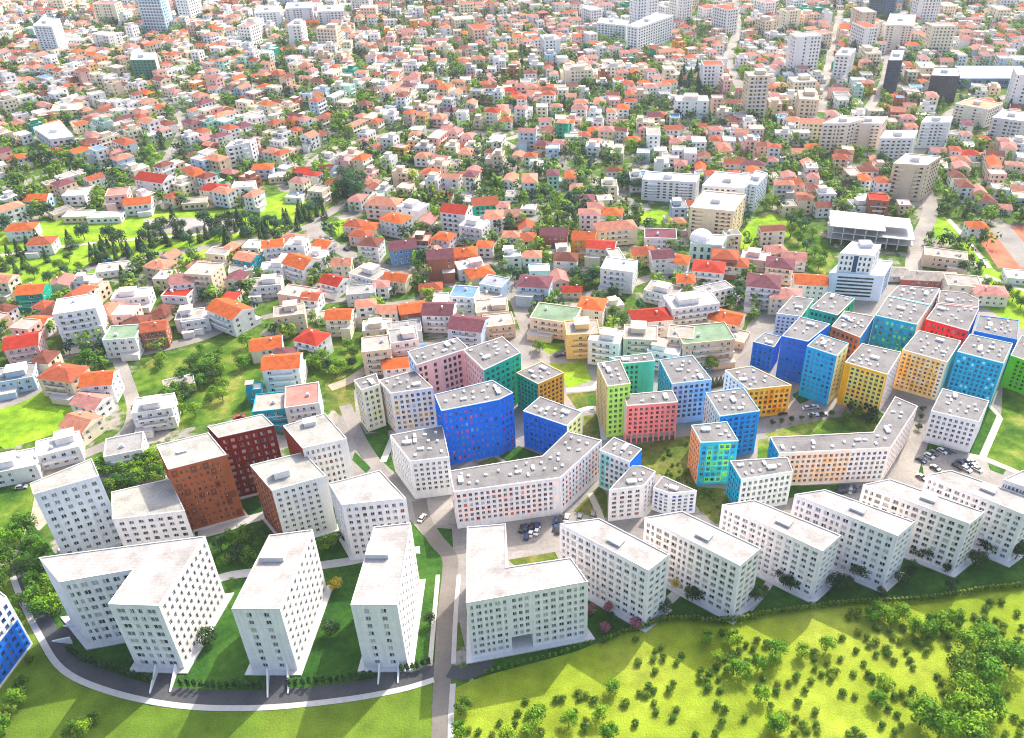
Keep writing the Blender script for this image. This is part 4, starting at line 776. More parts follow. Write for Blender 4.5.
def roof_geo(b, cs, h, rt, over, pitch, mt, c, wallm, wc):
    """cs: four corners, counter-clockwise, edge 0-1 along the first side"""
    ex = (cs[1][0] - cs[0][0], cs[1][1] - cs[0][1]); ey = (cs[3][0] - cs[0][0], cs[3][1] - cs[0][1]); W, D = math.hypot(*ex), math.hypot(*ey)
    ux, uy = (ex[0] / W, ex[1] / W), (ey[0] / D, ey[1] / D); m = ((cs[0][0] + cs[2][0]) / 2, (cs[0][1] + cs[2][1]) / 2)
    P = lambda u, v, z: (m[0] + ux[0] * u + uy[0] * v, m[1] + ux[1] * u + uy[1] * v, z)
    if rt == 'flat':
        w, d = W / 2, D / 2; zt = h + .45
        o = [P(-w, -d, 0), P(w, -d, 0), P(w, d, 0), P(-w, d, 0)]; i_ = [P(-w + .3, -d + .3, 0), P(w - .3, -d + .3, 0), P(w - .3, d - .3, 0), P(-w + .3, d - .3, 0)]
        for k in range(4):
            a, q, e, f = o[k], o[(k + 1) % 4], i_[(k + 1) % 4], i_[k]
            b.face([(*a[:2], h), (*q[:2], h), (*q[:2], zt), (*a[:2], zt)], wallm, wc); b.face([(*a[:2], zt), (*q[:2], zt), (*e[:2], zt), (*f[:2], zt)], wallm, wc); b.face([(*f[:2], h + .05), (*f[:2], zt), (*e[:2], zt), (*e[:2], h + .05)], wallm, wc)
        b.face([(*p[:2], h + .05) for p in i_], mt, c); return h + .05
    w, d = W / 2 + over, D / 2 + over; long_u = w >= d; z0 = h - .05; rise = pitch * min(w, d)
    E = [P(-w, -d, z0), P(w, -d, z0), P(w, d, z0), P(-w, d, z0)]
    b.face(E[::-1], wallm, (.6, .57, .54))
    if rt == 'hip':
        k = max(abs(w - d), .2); r1, r2 = (P(-k, 0, z0 + rise), P(k, 0, z0 + rise)) if long_u else (P(0, -k, z0 + rise), P(0, k, z0 + rise))
        if long_u:
            b.face([E[0], E[1], r2, r1], mt, c); b.face([E[1], E[2], r2], mt, c); b.face([E[2], E[3], r1, r2], mt, c); b.face([E[3], E[0], r1], mt, c)
        else:
            b.face([E[0], E[1], r1], mt, c); b.face([E[1], E[2], r2, r1], mt, c); b.face([E[2], E[3], r2], mt, c); b.face([E[3], E[0], r1, r2], mt, c)
    else:
        if long_u:
            r1, r2 = P(-w, 0, z0 + rise), P(w, 0, z0 + rise); b.face([E[0], E[1], r2, r1], mt, c); b.face([E[2], E[3], r1, r2], mt, c)
            b.face([E[1], E[2], r2], wallm, wc); b.face([E[3], E[0], r1], wallm, wc)
        else:
            r1, r2 = P(0, -d, z0 + rise), P(0, d, z0 + rise); b.face([E[1], E[2], r2, r1], mt, c); b.face([E[3], E[0], r1, r2], mt, c)
            b.face([E[0], E[1], r1], wallm, wc); b.face([E[2], E[3], r2], wallm, wc)
    return z0 + rise * .55
NH = {'house': 0}
FARM = MB(); NFAR = 0
TANK = MB(); TANK.box(0, 0, 0, .5, 1.3, 1.1, c=(.5, .5, .5)); TANK.box(0, 0, .502, 1.5, 1.0, 1.0, c=(.75, .76, .78), bottom=True); TANK = TANK.mesh('water_tank', ['plain'])
CHIM = MB(); CHIM.box(0, 0, -.8, 1.2, .6, .6, c=(.62, .5, .44)); CHIM.box(0, 0, 1.202, 1.4, .8, .8, c=(.6, .58, .55), bottom=True); CHIM = CHIM.mesh('chimney', ['plain'])
def corners(x, y, w, d, rot):
    ca, sa = math.cos(rot), math.sin(rot)
    return [(x + (sx * w * ca - sy * d * sa) / 2, y + (sx * w * sa + sy * d * ca) / 2) for sx, sy in ((-1, -1), (1, -1), (1, 1), (-1, 1))]
OCC = []        # (x, y, radius) of what stands in the town
def house(x, y, w, d, fl, rot, rt, rc, wc, detail=1, label=None, phrase=None, r=R, far=False, name='house', cat='house', fh=3.0, group='houses of the town', bal=None):
    cs = corners(x, y, w, d, rot); h = fl * fh + .3 + r.uniform(0, .5); wcol = jit(WALLC[wc], r, .06); rcol = jit(ROOFC[rc], r, .1); pitch = r.uniform(.36, .52); over = .5 if rt != 'flat' else 0
    OCC.append((x, y, max(w, d) * .55)); ox, oy = (0, 0) if far else (x, y); lc = [(a - ox, b2 - oy) for a, b2 in cs]
    mb = FARM if far else MB(); out = []
    for i in range(4):
        p, q = lc[i], lc[(i + 1) % 4]; nx, ny = q[1] - p[1], -(q[0] - p[0]); L = math.hypot(nx, ny); mx, my = (cs[i][0] + cs[(i + 1) % 4][0]) / 2, (cs[i][1] + cs[(i + 1) % 4][1]) / 2
        f = -(nx * mx + ny * my) / L / math.hypot(mx, my)
        if f > -.15:
            n = max(1, int(L / 3.3)); o2 = []
            pat = ''.join('.' if r.random() < .15 else r.choice('wwn') for _ in range(n))
            facade(mb, o2, p, q, h, pat, fl, wcol, r, gf=.5, top=.35, wf=.46, hf=.5, flat=detail < 2, gmat=1, frame=(.7, .68, .66), glass=[(4, 0), (3, 1), (2, 2), (1, 3)])
            out += [((o[0][0] + x, o[0][1] + y, o[0][2]),) + o[1:] for o in o2]
        else: facade(mb, out, p, q, h, '', 0, wcol, r)
    if fl > 1 and r.random() < .45:
        bc = jit((.7, .68, .65), r, .08); e_ = -(d / 2 + .45); ca, sa = math.cos(rot), math.sin(rot); bx, by = (x, y) if far else (0, 0)
        for j in range(1, fl): mb.box(bx - e_ * sa, by + e_ * ca, j * fh + .1, j * fh + (1.0 if r.random() < .5 else .35), w * r.choice((.5, .8, 1.0)), .9, rot, 0, bc, bottom=True)
    if rt == 'flat' and fl > 1 and rc in ('white', 'beige', 'grey') and r.random() < .5:
        ca, sa = math.cos(rot), math.sin(rot); u, v = r.uniform(-.22, .22) * w, r.uniform(-.15, .2) * d; bx, by = (x, y) if far else (0, 0); pc = jit(wcol, r, .08)
        mb.box(bx + u * ca - v * sa, by + u * sa + v * ca, h + .06, h + 2.7, w * .42, d * .5, rot, 0, pc); mb.box(bx + u * ca - v * sa, by + u * sa + v * ca, h + 2.702, h + 2.9, w * .42 + .8, d * .5 + .8, rot, 0, jit((.5, .4, .34), r, .2), bottom=True)
    ann = None
    if r.random() < .5 and fl > 1 and cat == 'house':
        aw, ad, ah = w * r.uniform(.35, .6), r.uniform(3, 4.5), r.choice((2.9, 3.1, 5.9)) if fl > 2 else 2.9; s_ = r.choice((-1, 1)) * (w - aw) / 2; e_ = -(d + ad) / 2 if r.random() < .7 else (d + ad) / 2
        ca, sa = math.cos(rot), math.sin(rot); ax, ay = s_ * ca - e_ * sa, s_ * sa + e_ * ca; ann = (ax, ay, aw, ad, ah, jit((.5, .46, .42), r, .15))
    def annex(m, bx, by):
        ax, ay, aw, ad, ah, tc = ann; m.box(bx + ax, by + ay, 0, ah, aw, ad - .02, rot, 0, wcol); m.box(bx + ax, by + ay, ah + .002, ah + .22, aw + .5, ad + .3, rot, 0, tc, bottom=True)
    if far:
        if ann: annex(mb, ox if ox else x, oy if oy else y)
        roof_geo(mb, lc, h, rt, over, pitch, 2 if rt != 'flat' else 3, rcol, 0, wcol); return None
    root = empty(name, (x, y, 0)); mb.build('wall', ['wall', 'glass'], root)
    if ann:
        am = MB(); annex(am, 0, 0); am.build('annex', ['wall'], root)
    if detail == 2: put_windows(root, (x, y, 0), out, 60)
    rb = MB(); zr = roof_geo(rb, lc, h, rt, over, pitch, 1, rcol, 0, wcol); rf = rb.build('roof', ['wall', 'gravel' if rt == 'flat' else 'tile'], root)
    if detail == 2 or r.random() < .35:
        ca, sa = math.cos(rot), math.sin(rot); u, v = r.uniform(-.25, .25) * w, r.uniform(-.2, .2) * d
        if rt == 'flat': link('water_tank', TANK, rf, (u * ca - v * sa, u * sa + v * ca, zr + .002), rot)
        elif detail == 2: link('chimney', CHIM, rf, (u * ca - v * sa, u * sa + v * ca, zr), rot)
    if (bal if bal is not None else detail == 2 and r.random() < .6) and fl > 1:
        p, q = lc[0], lc[1]; ang = rot; L = w
        for j in range(1, fl):
            k = r.uniform(.45, .8) * L; b = MB(); b.box(0, -.7, 0, .2, k, 1.4, c=jit((.7, .67, .63), r), bottom=True)
            b.box(0, -1.36, .2, 1.1, k, .08, c=jit(wcol, r, .05)); b.box(-k / 2 + .04, -.7, .2, 1.1, .08, 1.24, c=wcol); b.box(k / 2 - .04, -.7, .2, 1.1, .08, 1.24, c=wcol)
            mx, my = (p[0] + q[0]) / 2, (p[1] + q[1]) / 2; b.build('balcony', ['plain'], root, (mx, my, j * fh + .15), rot)
    size = 'small ' if w * d < 85 and fl < 3 else 'large ' if w * d > 190 or fl > 3 else ''
    RT = {'hip': 'hipped', 'gable': 'gabled', 'flat': 'flat'}[rt]; RC = {'beige': 'pale', 'white': 'white'}.get(rc, rc)
    if label: tag(root, label, cat, group)
    else: later(root, f'{size}{wc} house with {RC} {RT} roof' if name == 'house' else f'{wc} {fl}-storey block with {RC} roof', cat, group, x, y)
    if phrase: lm(phrase, x, y)
    return root
def hp(px, py, w, d, fl, rot, rt, rc, wc, label=None, phrase=None, **k):
    g = gp(px, py, fl * 1.5); NH['house'] += 1
    return house(g.x, g.y, w * .88, d * .88, fl, math.radians(rot), rt, rc, wc, 2 if py > 225 else 1, label, phrase, **k)
# houses placed from the photograph: pixel, size, floors, turn, roof, colours
hp(36, 298, 14, 12, 3, 8, 'gable', 'orange', 'teal', 'teal-green house with orange gabled roof by the park', 'the teal-green house')
hp(64, 287, 11, 12, 2, 8, 'gable', 'rose', 'beige'); hp(86, 284, 10, 9, 2, 8, 'flat', 'beige', 'white')
hp(83, 322, 20, 17, 6, 20, 'flat', 'white', 'white', 'tall white six-storey block with flat white roof beside the teal-green house', 'the tall white block', bal=True)
hp(134, 300, 20, 11, 2, 10, 'flat', 'white', 'white', 'long low white house with flat white roof', 'the long low white house')
hp(162, 270, 15, 12, 2, -18, 'hip', 'salmon', 'beige'); hp(116, 270, 20, 12, 1, 15, 'flat', 'beige', 'white'); hp(180, 298, 15, 11, 2, -5, 'flat', 'red', 'white', 'white house with a flat red roof panel', 'the house with flat red roof')
hp(126, 342, 16, 14, 3, 8, 'flat', 'green', 'white', 'white three-storey house with pale green flat roof', 'the house with pale green roof'); hp(157, 335, 12, 11, 3, 15, 'gable', 'terracotta', 'brick')
hp(27, 350, 15, 14, 3, 20, 'gable', 'red', 'pink'); hp(15, 380, 20, 14, 2, 20, 'flat', 'grey', 'pale-blue', 'grey flat-roofed house with bluish walls at the left edge', 'the bluish house at the left edge')
hp(67, 382, 18, 13, 3, -12, 'hip', 'terracotta', 'peach', 'wide peach house with terracotta roof above the round green field', 'the wide peach house'); hp(103, 388, 14, 12, 3, 8, 'gable', 'orange', 'white')
hp(94, 407, 14, 11, 2, -18, 'gable', 'rose', 'white'); hp(84, 428, 13, 12, 2, -20, 'gable', 'salmon', 'cream'); hp(157, 414, 17, 12, 3, 15, 'flat', 'white', 'white'); hp(180, 386, 14, 9, 1, 25, 'flat', 'beige', 'white'); hp(192, 321, 14, 11, 2, 12, 'flat', 'beige', 'white')
hp(61, 452, 17, 12, 2, 25, 'flat', 'white', 'white'); hp(18, 468, 18, 13, 2, 20, 'flat', 'white', 'white', 'white flat-roofed house beside the earth yard at the left edge', 'the white house by the earth yard'); hp(128, 455, 15, 13, 3, 20, 'flat', 'grey', 'white', 'round-cornered white house with grey flat roof above the dark trees', 'the white house above the dark trees')
hp(207, 280, 16, 15, 4, -8, 'flat', 'beige', 'beige', 'beige four-storey terraced house below the park road', 'the beige terraced house'); hp(249, 262, 13, 11, 2, -20, 'gable', 'salmon', 'turquoise'); hp(242, 272, 14, 10, 1, 15, 'flat', 'grey', 'grey'); hp(275, 252, 12, 11, 3, 15, 'gable', 'orange', 'white')
hp(303, 270, 17, 14, 3, -30, 'gable', 'orange', 'white', 'big white house with orange cross-gabled roof', 'the big orange-gabled house'); hp(274, 272, 13, 10, 2, 10, 'flat', 'white', 'white'); hp(267, 288, 18, 11, 2, 10, 'flat', 'beige', 'white'); hp(335, 286, 13, 11, 2, -25, 'gable', 'red', 'white'); hp(325, 247, 11, 10, 1, -25, 'gable', 'orange', 'white'); hp(343, 268, 11, 10, 2, 5, 'gable', 'salmon', 'cream'); hp(370, 278, 19, 14, 2, -28, 'flat', 'beige', 'white')
hp(300, 298, 20, 12, 2, -15, 'flat', 'beige', 'pink'); hp(313, 302, 10, 9, 2, -10, 'gable', 'terracotta', 'white'); hp(362, 296, 16, 11, 2, 10, 'flat', 'grey', 'grey'); hp(186, 287, 13, 12, 3, 10, 'gable', 'rose', 'white')
hp(232, 318, 21, 14, 3, -32, 'gable', 'orange', 'white', 'large white house with bright orange gabled roof below the road', 'the large orange-roofed house'); hp(197, 322, 14, 11, 2, 18, 'flat', 'white', 'white'); hp(291, 320, 16, 12, 3, 15, 'flat', 'beige', 'beige'); hp(341, 323, 13, 11, 3, 2, 'gable', 'orange', 'cream'); hp(314, 346, 14, 12, 3, -22, 'hip', 'red', 'white'); hp(268, 350, 15, 12, 2, 15, 'gable', 'orange', 'cream')
hp(285, 374, 17, 13, 4, 8, 'gable', 'orange', 'white', 'white four-storey house with steep orange gables above the cream tower', 'the steep orange-gabled house', bal=True); hp(305, 408, 15, 17, 4, 15, 'flat', 'rose', 'white', 'white four-storey house with balconies beside the turquoise house', 'the balconied white house', bal=True); hp(276, 412, 17, 14, 3, 10, 'flat', 'beige', 'turquoise', 'turquoise house with flat pale roof behind the red-sided tower', 'the turquoise house'); hp(256, 394, 7, 6, 2, 10, 'flat', 'white', 'turquoise')
hp(378, 356, 14, 14, 4, 12, 'flat', 'beige', 'beige'); hp(405, 348, 14, 13, 4, 15, 'flat', 'grey', 'white'); hp(397, 369, 13, 10, 2, 10, 'gable', 'orange', 'white'); hp(416, 352, 10, 7, 1, 15, 'gable', 'blue', 'pale-blue')
hp(274, 252, 8, 8, 2, 15, 'hip', 'orange', 'white'); hp(356, 229, 13, 11, 2, -10, 'hip', 'terracotta', 'cream'); hp(370, 231, 12, 10, 2, -10, 'hip', 'orange', 'cream'); hp(372, 250, 13, 12, 3, -10, 'hip', 'brown', 'white'); hp(403, 253, 16, 13, 3, 18, 'gable', 'plum', 'blue'); hp(385, 209, 22, 13, 3, -10, 'hip', 'salmon', 'pink', 'long pink house with salmon hipped roof above the road junction', 'the long pink house'); hp(397, 226, 17, 13, 3, -25, 'hip', 'orange', 'white'); hp(414, 214, 17, 14, 3, -28, 'flat', 'white', 'white'); hp(441, 265, 15, 13, 4, 10, 'gable', 'plum', 'brick', 'unplastered brick-orange house with plum gabled roof beside a big tree', 'the brick-orange house')
hp(457, 219, 17, 14, 4, -15, 'gable', 'red', 'white', 'white four-storey house topped by a small red gable', 'the white red-topped house', bal=True); hp(485, 209, 17, 14, 3, 10, 'gable', 'terracotta', 'teal', 'teal house with terracotta roof above the white stepped houses', 'the teal terracotta-roofed house'); hp(475, 232, 16, 13, 3, -20, 'flat', 'white', 'white'); hp(465, 258, 15, 13, 2, 8, 'hip', 'orange', 'red'); hp(445, 242, 12, 11, 2, -20, 'hip', 'orange', 'white'); hp(470, 270, 16, 11, 2, 20, 'flat', 'white', 'white'); hp(480, 278, 15, 12, 2, 25, 'hip', 'orange', 'beige'); hp(495, 288, 14, 12, 2, -20, 'flat', 'slate', 'pale-blue')
hp(465, 301, 14, 13, 3, -8, 'flat', 'blue', 'white', 'white house with a blue roof terrace beside the town street', 'the house with blue roof'); hp(492, 312, 18, 14, 2, 8, 'flat', 'beige', 'beige'); hp(440, 318, 16, 14, 3, -3, 'gable', 'plum', 'white'); hp(413, 314, 14, 12, 2, 15, 'gable', 'orange', 'brick'); hp(431, 290, 13, 9, 1, 10, 'hip', 'terracotta', 'beige'); hp(398, 283, 14, 10, 2, -15, 'gable', 'orange', 'cream'); hp(469, 332, 18, 15, 3, -12, 'gable', 'plum', 'pale-blue', 'pale-blue house with plum roof behind the pink and emerald block', 'the pale-blue plum-roofed house', bal=True); hp(499, 327, 16, 13, 2, 12, 'flat', 'beige', 'beige'); hp(405, 334, 18, 12, 2, 12, 'flat', 'grey', 'grey'); hp(378, 332, 15, 11, 2, 10, 'flat', 'white', 'beige'); hp(490, 298, 12, 9, 1, 20, 'flat', 'beige', 'white')
hp(554, 240, 17, 12, 3, -2, 'gable', 'plum', 'red', 'coral-red house with plum gabled roof', 'the coral-red house'); hp(584, 244, 14, 12, 3, -8, 'gable', 'orange', 'orange', 'orange-walled house with orange gabled roof', 'the orange-walled house'); hp(615, 234, 26, 13, 3, 12, 'hip', 'salmon', 'cream', 'long cream house with salmon hipped roof', 'the long salmon-roofed house'); hp(601, 253, 17, 12, 3, -10, 'gable', 'red', 'cream'); hp(612, 217, 14, 13, 2, -8, 'hip', 'orange', 'grey'); hp(660, 242, 20, 14, 3, -4, 'flat', 'plum', 'white', 'white block with a plum roof panel next to the small lawn', 'the white plum-roofed block'); hp(643, 257, 14, 11, 2, 5, 'hip', 'terracotta', 'yellow'); hp(661, 262, 13, 12, 3, 8, 'gable', 'plum', 'white'); hp(678, 265, 13, 12, 2, -15, 'hip', 'orange', 'white')
hp(619, 276, 19, 15, 4, -15, 'flat', 'white', 'white', 'white stepped four-storey house with arches by the town street', 'the white arched house', bal=True); hp(566, 263, 14, 11, 2, -5, 'hip', 'brown', 'white'); hp(535, 290, 18, 14, 3, -8, 'hip', 'plum', 'pale-blue', 'pale-blue house with plum hipped roof right of the street corner', 'the pale-blue hipped house'); hp(572, 293, 11, 7, 1, 0, 'gable', 'red', 'beige'); hp(556, 322, 24, 17, 3, -15, 'flat', 'green', 'cream', 'large cream house with pale green roof below the street', 'the large green-roofed house'); hp(592, 312, 14, 13, 3, -12, 'hip', 'orange', 'white'); hp(582, 340, 17, 14, 4, 5, 'flat', 'beige', 'yellow', 'ochre four-storey house above the lime-green tower', 'the ochre house', bal=True); hp(650, 324, 21, 13, 3, 10, 'hip', 'red', 'white', 'long white house with red hipped roof above the pale-blue block', 'the long red-roofed house')
hp(690, 312, 27, 15, 4, 14, 'flat', 'white', 'white', 'white four-storey apartment house with rows of balconies by the car yard', 'the white balconied apartment house', bal=True); hp(663, 295, 19, 13, 2, -25, 'flat', 'beige', 'white'); hp(685, 287, 10, 10, 3, -5, 'hip', 'orange', 'beige'); hp(708, 275, 18, 14, 3, -12, 'hip', 'red', 'white'); hp(724, 263, 15, 13, 3, -10, 'hip', 'terracotta', 'brick'); hp(736, 268, 14, 12, 2, -10, 'hip', 'terracotta', 'cream'); hp(755, 262, 17, 12, 2, -15, 'flat', 'white', 'pink'); hp(726, 323, 17, 13, 2, -25, 'gable', 'orange', 'cream'); hp(703, 346, 27, 17, 4, 10, 'flat', 'green', 'beige', 'wide beige apartment house with green sheet roof above the pale-blue block', 'the green sheet-roofed block', bal=True); hp(606, 348, 16, 13, 4, -15, 'flat', 'white', 'white'); hp(640, 345, 17, 14, 4, -5, 'flat', 'beige', 'beige', bal=True); hp(665, 356, 16, 13, 3, -18, 'flat', 'white', 'white'); hp(680, 345, 13, 12, 4, -10, 'flat', 'beige', 'peach'); hp(730, 338, 18, 12, 1, -25, 'flat', 'beige', 'beige')
hp(762, 292, 18, 16, 4, -12, 'hip', 'plum', 'white', 'white four-storey house with plum hipped roofs below the bright field', 'the plum-hipped house', bal=True); hp(779, 271, 16, 14, 3, -15, 'hip', 'plum', 'peach'); hp(784, 302, 17, 13, 3, -10, 'hip', 'rose', 'cream'); hp(809, 288, 18, 13, 3, -8, 'gable', 'orange', 'white', 'white house with one orange roof slope beside the striped office block', 'the house by the office block'); hp(793, 262, 14, 12, 2, -10, 'gable', 'rose', 'white'); hp(775, 255, 12, 11, 2, 10, 'hip', 'rose', 'cream')
hp(876, 208, 13, 12, 4, -10, 'flat', 'red', 'brick', 'brick-red four-storey house behind the building shell', 'the brick-red house'); hp(928, 279, 34, 12, 1, -6, 'hip', 'beige', 'red', 'long low red house with pale roof behind the grey-roofed blocks', 'the long low red house'); hp(897, 275, 19, 12, 1, -4, 'hip', 'beige', 'grey'); hp(961, 287, 19, 14, 2, -10, 'flat', 'beige', 'cream'); hp(988, 296, 18, 12, 2, -8, 'hip', 'rose', 'cream'); hp(978, 284, 10, 8, 1, -10, 'flat', 'white', 'white'); hp(944, 260, 25, 12, 2, -18, 'flat', 'beige', 'beige'); hp(1018, 278, 16, 12, 1, -10, 'flat', 'white', 'white', 'low white hall at the right edge beside the green field', 'the white hall at the right edge')
hp(44, 246, 15, 12, 2, 8, 'hip', 'terracotta', 'white') ; hp(24, 232, 17, 12, 2, 10, 'hip', 'orange', 'white'); hp(40, 203, 15, 11, 2, 5, 'gable', 'orange', 'pale-blue'); hp(78, 198, 15, 12, 2, 5, 'flat', 'white', 'white'); hp(80, 217, 18, 11, 1, 5, 'flat', 'white', 'beige'); hp(107, 218, 22, 10, 1, 5, 'flat', 'white', 'white'); hp(140, 207, 17, 12, 2, 15, 'gable', 'orange', 'white'); hp(120, 200, 14, 14, 3, 15, 'flat', 'rose', 'pink'); hp(157, 185, 24, 14, 3, -18, 'gable', 'red', 'white'); hp(215, 193, 16, 12, 2, -10, 'hip', 'red', 'cream'); hp(245, 190, 15, 11, 2, 8, 'flat', 'white', 'white'); hp(196, 204, 16, 11, 1, 10, 'flat', 'beige', 'beige'); hp(264, 172, 15, 12, 2, 10, 'hip', 'orange', 'pale-blue'); hp(304, 175, 13, 11, 2, 5, 'gable', 'red', 'turquoise', 'turquoise house with red gabled roof above the park conifers', 'the turquoise red-roofed house'); hp(280, 178, 15, 11, 1, 10, 'flat', 'white', 'beige'); hp(296, 198, 12, 10, 1, -5, 'flat', 'white', 'white')
import re
# ------------------------------------------------------------------ larger buildings of the town
def slab(label, phrase, roof, hs, wall, rows=6, wf=.5, hf=.5, roofc=(.6, .58, .56), name='apartment_block', cat='apartment block', pat=None, walls=None, stair=True, group='apartment blocks of the town', world=None):
    r = R
    if world: poly, h = world
    else:
        h = hs if isinstance(hs, (int, float)) else solve_h(roof[hs[0]], hs[1]); poly = [tuple(gp(x, y, h)[:2]) for x, y in roof]
    if area(poly) < 0: poly = poly[::-1]
    n = len(poly); cx, cy = sum(p[0] for p in poly) / n, sum(p[1] for p in poly) / n; lp = [(x - cx, y - cy) for x, y in poly]
    OCC.append((cx, cy, max(math.hypot(*p) for p in lp) * .85))
    root = empty(name, (cx, cy, 0)); mb = MB(); rows = max(1, rows)
    for i in range(n):
        p, q = lp[i], lp[(i + 1) % n]; L = math.hypot(q[0] - p[0], q[1] - p[1]); wc = (walls or {}).get(i, wall)
        f = -((q[1] - p[1]) * (p[0] + q[0] + 2 * cx) - (q[0] - p[0]) * (p[1] + q[1] + 2 * cy))
        pp = (pat or {}).get(i) if pat else None
        if pp is None: pp = ''.join(r.choice('wwwn.') if k % 4 else 'w' for k in range(max(2, int(L / 3.4))))
        facade(mb, None, p, q, h, pp if f > 0 else '', rows, wc, r, gf=1.5, top=.7, wf=wf, hf=hf, flat=True)
    mb.build('wall', ['wall', 'glass'], root)
    rb = MB(); ri = inset(lp, .4); zt = h + .6
    for i in range(n):
        a, b2, c, d = lp[i], lp[(i + 1) % n], ri[(i + 1) % n], ri[i]
        rb.face([(*a, h), (*b2, h), (*b2, zt), (*a, zt)], 0, wall); rb.face([(*a, zt), (*b2, zt), (*c, zt), (*d, zt)], 0, wall); rb.face([(*d, h + .03), (*d, zt), (*c, zt), (*c, h + .03)], 0, wall)
    rb.face([(*p, h + .03) for p in ri], 1, roofc); rf = rb.build('roof', ['plain', 'gravel'], root)
    if stair:
        b = MB(); b.box(0, 0, 0, 2.4, 5, 4, c=jit((.6, .58, .56), r)); b.build('stair_house', ['plain'], rf, (lp[0][0] * .2 + lp[2][0] * .1, lp[0][1] * .2 + lp[2][1] * .1, h + .032), math.atan2(lp[1][1] - lp[0][1], lp[1][0] - lp[0][0]))
    # balconies: stacked shelves on the first wall
    p, q = lp[0], lp[1]; L = math.hypot(q[0] - p[0], q[1] - p[1]); a = math.atan2(q[1] - p[1], q[0] - p[0]); rh = (h - 2.2) / rows
    if cat == 'apartment block' and pj((cx, cy, 0))[1] > 110:
        for s in (-.3, .28):
            for j in range(1, rows):
                b = MB(); b.box(0, -.75, 0, 1.0, L * .2, 1.5, c=jit(wall, r, .08), bottom=True); t_ = .5 + s
                b.build('balcony', ['plain'], root, (p[0] + (q[0] - p[0]) * t_, p[1] + (q[1] - p[1]) * t_, 1.5 + j * rh), a)
    if label: tag(root, label, cat, group)
    if phrase: lm(phrase, cx, cy)
    return root, lp, h
W_ = (.74, .73, .72); BG_ = C('#dcc8ae', .95)
slab('white high-rise tower with pale blue balconies, alone among the far houses', 'the far white tower', [(33, 26), (52, 27), (60, 19), (42, 18)], (0, 57), (.7, .74, .78), 12)
slab('white block with a dark green front facing the town, far off', 'the far green-fronted block', [(130, 60), (155, 60), (156, 53), (133, 53)], (0, 82), W_, 7, walls={0: C('#5f9a84', .8)})
slab('long white apartment slab with stacked balconies far beyond the houses', 'the far long white slab', [(627, 26), (638, 28), (673, 16), (656, 13)], (0, 51), (.78, .79, .8), 8, pat={0: 'www', 1: 'w' * 14})
slab('low white block joined to the far long slab', 'the low far block', [(597, 23), (626, 26), (630, 20), (600, 18)], (0, 38), (.72, .76, .76), 5)
slab('slim dark blue glass tower in the far town', 'the dark blue glass tower', [(888, 61), (902, 61), (905, 50), (892, 50)], (0, 94), C('#3a4f6a', .8), 11, wf=.8, hf=.5, name='office_tower', cat='office tower')
slab('charcoal block with a white corner beside the stadium hall', 'the charcoal block', [(931, 76), (960, 77), (958, 68), (934, 68)], (0, 101), C('#54545c', .8), 8, wf=.4)
slab('dark blue and white tower at the top edge of the photo', 'the tower at the top edge', [(872, -12), (898, -10), (901, -18), (876, -20)], (0, 19), C('#4a6a88', .8), 12, wf=.8, name='office_tower', cat='office tower')
slab('tall pale apartment tower behind the dark blue glass tower', 'the tall pale tower', [(886, 25), (914, 26), (916, 15), (890, 14)], (0, 50), C('#e6d8c8', .95), 9)
slab('white apartment block at the far street end', 'the far street block', [(835, 55), (850, 56), (856, 49), (842, 48)], (0, 84), W_, 8)
slab('cream apartment block right of the tall poplars', 'the cream block by the poplars', [(822, 124), (848, 124), (868, 118), (842, 116)], (0, 153), C('#efe0d0', .95), 7)
slab('peach apartment block behind the cream one', 'the peach apartment block', [(850, 124), (882, 124), (888, 117), (858, 117)], (0, 150), C('#f0d8c4', .95), 7)
slab('stepped white apartment block with shaded loggias', 'the stepped loggia block', [(880, 139), (914, 139), (918, 131), (885, 131)], (0, 163), W_, 6)
slab('white apartment block with dark windows left of the round tree crown', 'the white dark-windowed block', [(921, 123), (950, 123), (953, 117), (926, 117)], (0, 148), W_, 7)
slab('big beige apartment block with terraces on its top floors', 'the big beige terraced block', [(893, 164), (927, 166), (941, 157), (906, 154)], (0, 199), BG_, 8)
slab('pale grey long apartment slab behind the tree-lined car park', 'the pale long slab', [(642, 180), (696, 183), (700, 175), (646, 172)], (0, 200), (.7, .7, .72), 6)
slab('white apartment slab with many windows beside the bright field', 'the white slab by the bright field', [(702, 186), (744, 189), (758, 176), (716, 172)], (0, 212), (.75, .75, .78), 7)
slab('ochre and beige apartment block above the mint domed hall', 'the ochre apartment block', [(690, 208), (734, 212), (746, 195), (704, 191)], (0, 238), C('#e6cfae', .95), 7)
slab('pale blue-grey apartment block at the corner of the bright field', 'the blue-grey corner block', [(745, 184), (757, 186), (768, 174), (756, 171)], (0, 210), (.66, .72, .78), 7)
slab('orange-roofed long block beside the charcoal block', 'the long block by the charcoal one', [(955, 104), (988, 110), (1003, 104), (972, 98)], (0, 122), C('#e8dccc'), 5, roofc=C('#d89478'))
slab('grey concrete apartment block at the right edge of the far town', 'the grey edge block', [(992, 118), (1024, 122), (1034, 113), (1003, 110)], (0, 142), (.56, .58, .58), 6)
slab('mustard block with white window frames in the left far town', 'the mustard block', [(50, 112), (80, 110), (82, 103), (54, 105)], (0, 121), C('#ecd596'), 4)
slab('pale apartment block at the top of the photo, first of three side by side', 'the first pale top block', [(254, 13), (280, 12), (281, 6), (257, 6)], (0, 31), (.72, .74, .76), 7)
slab('pale blue-grey apartment block, middle of the three at the top of the photo', 'the middle pale top block', [(285, 9), (312, 8), (312, 2), (287, 3)], (0, 29), (.66, .7, .74), 8)
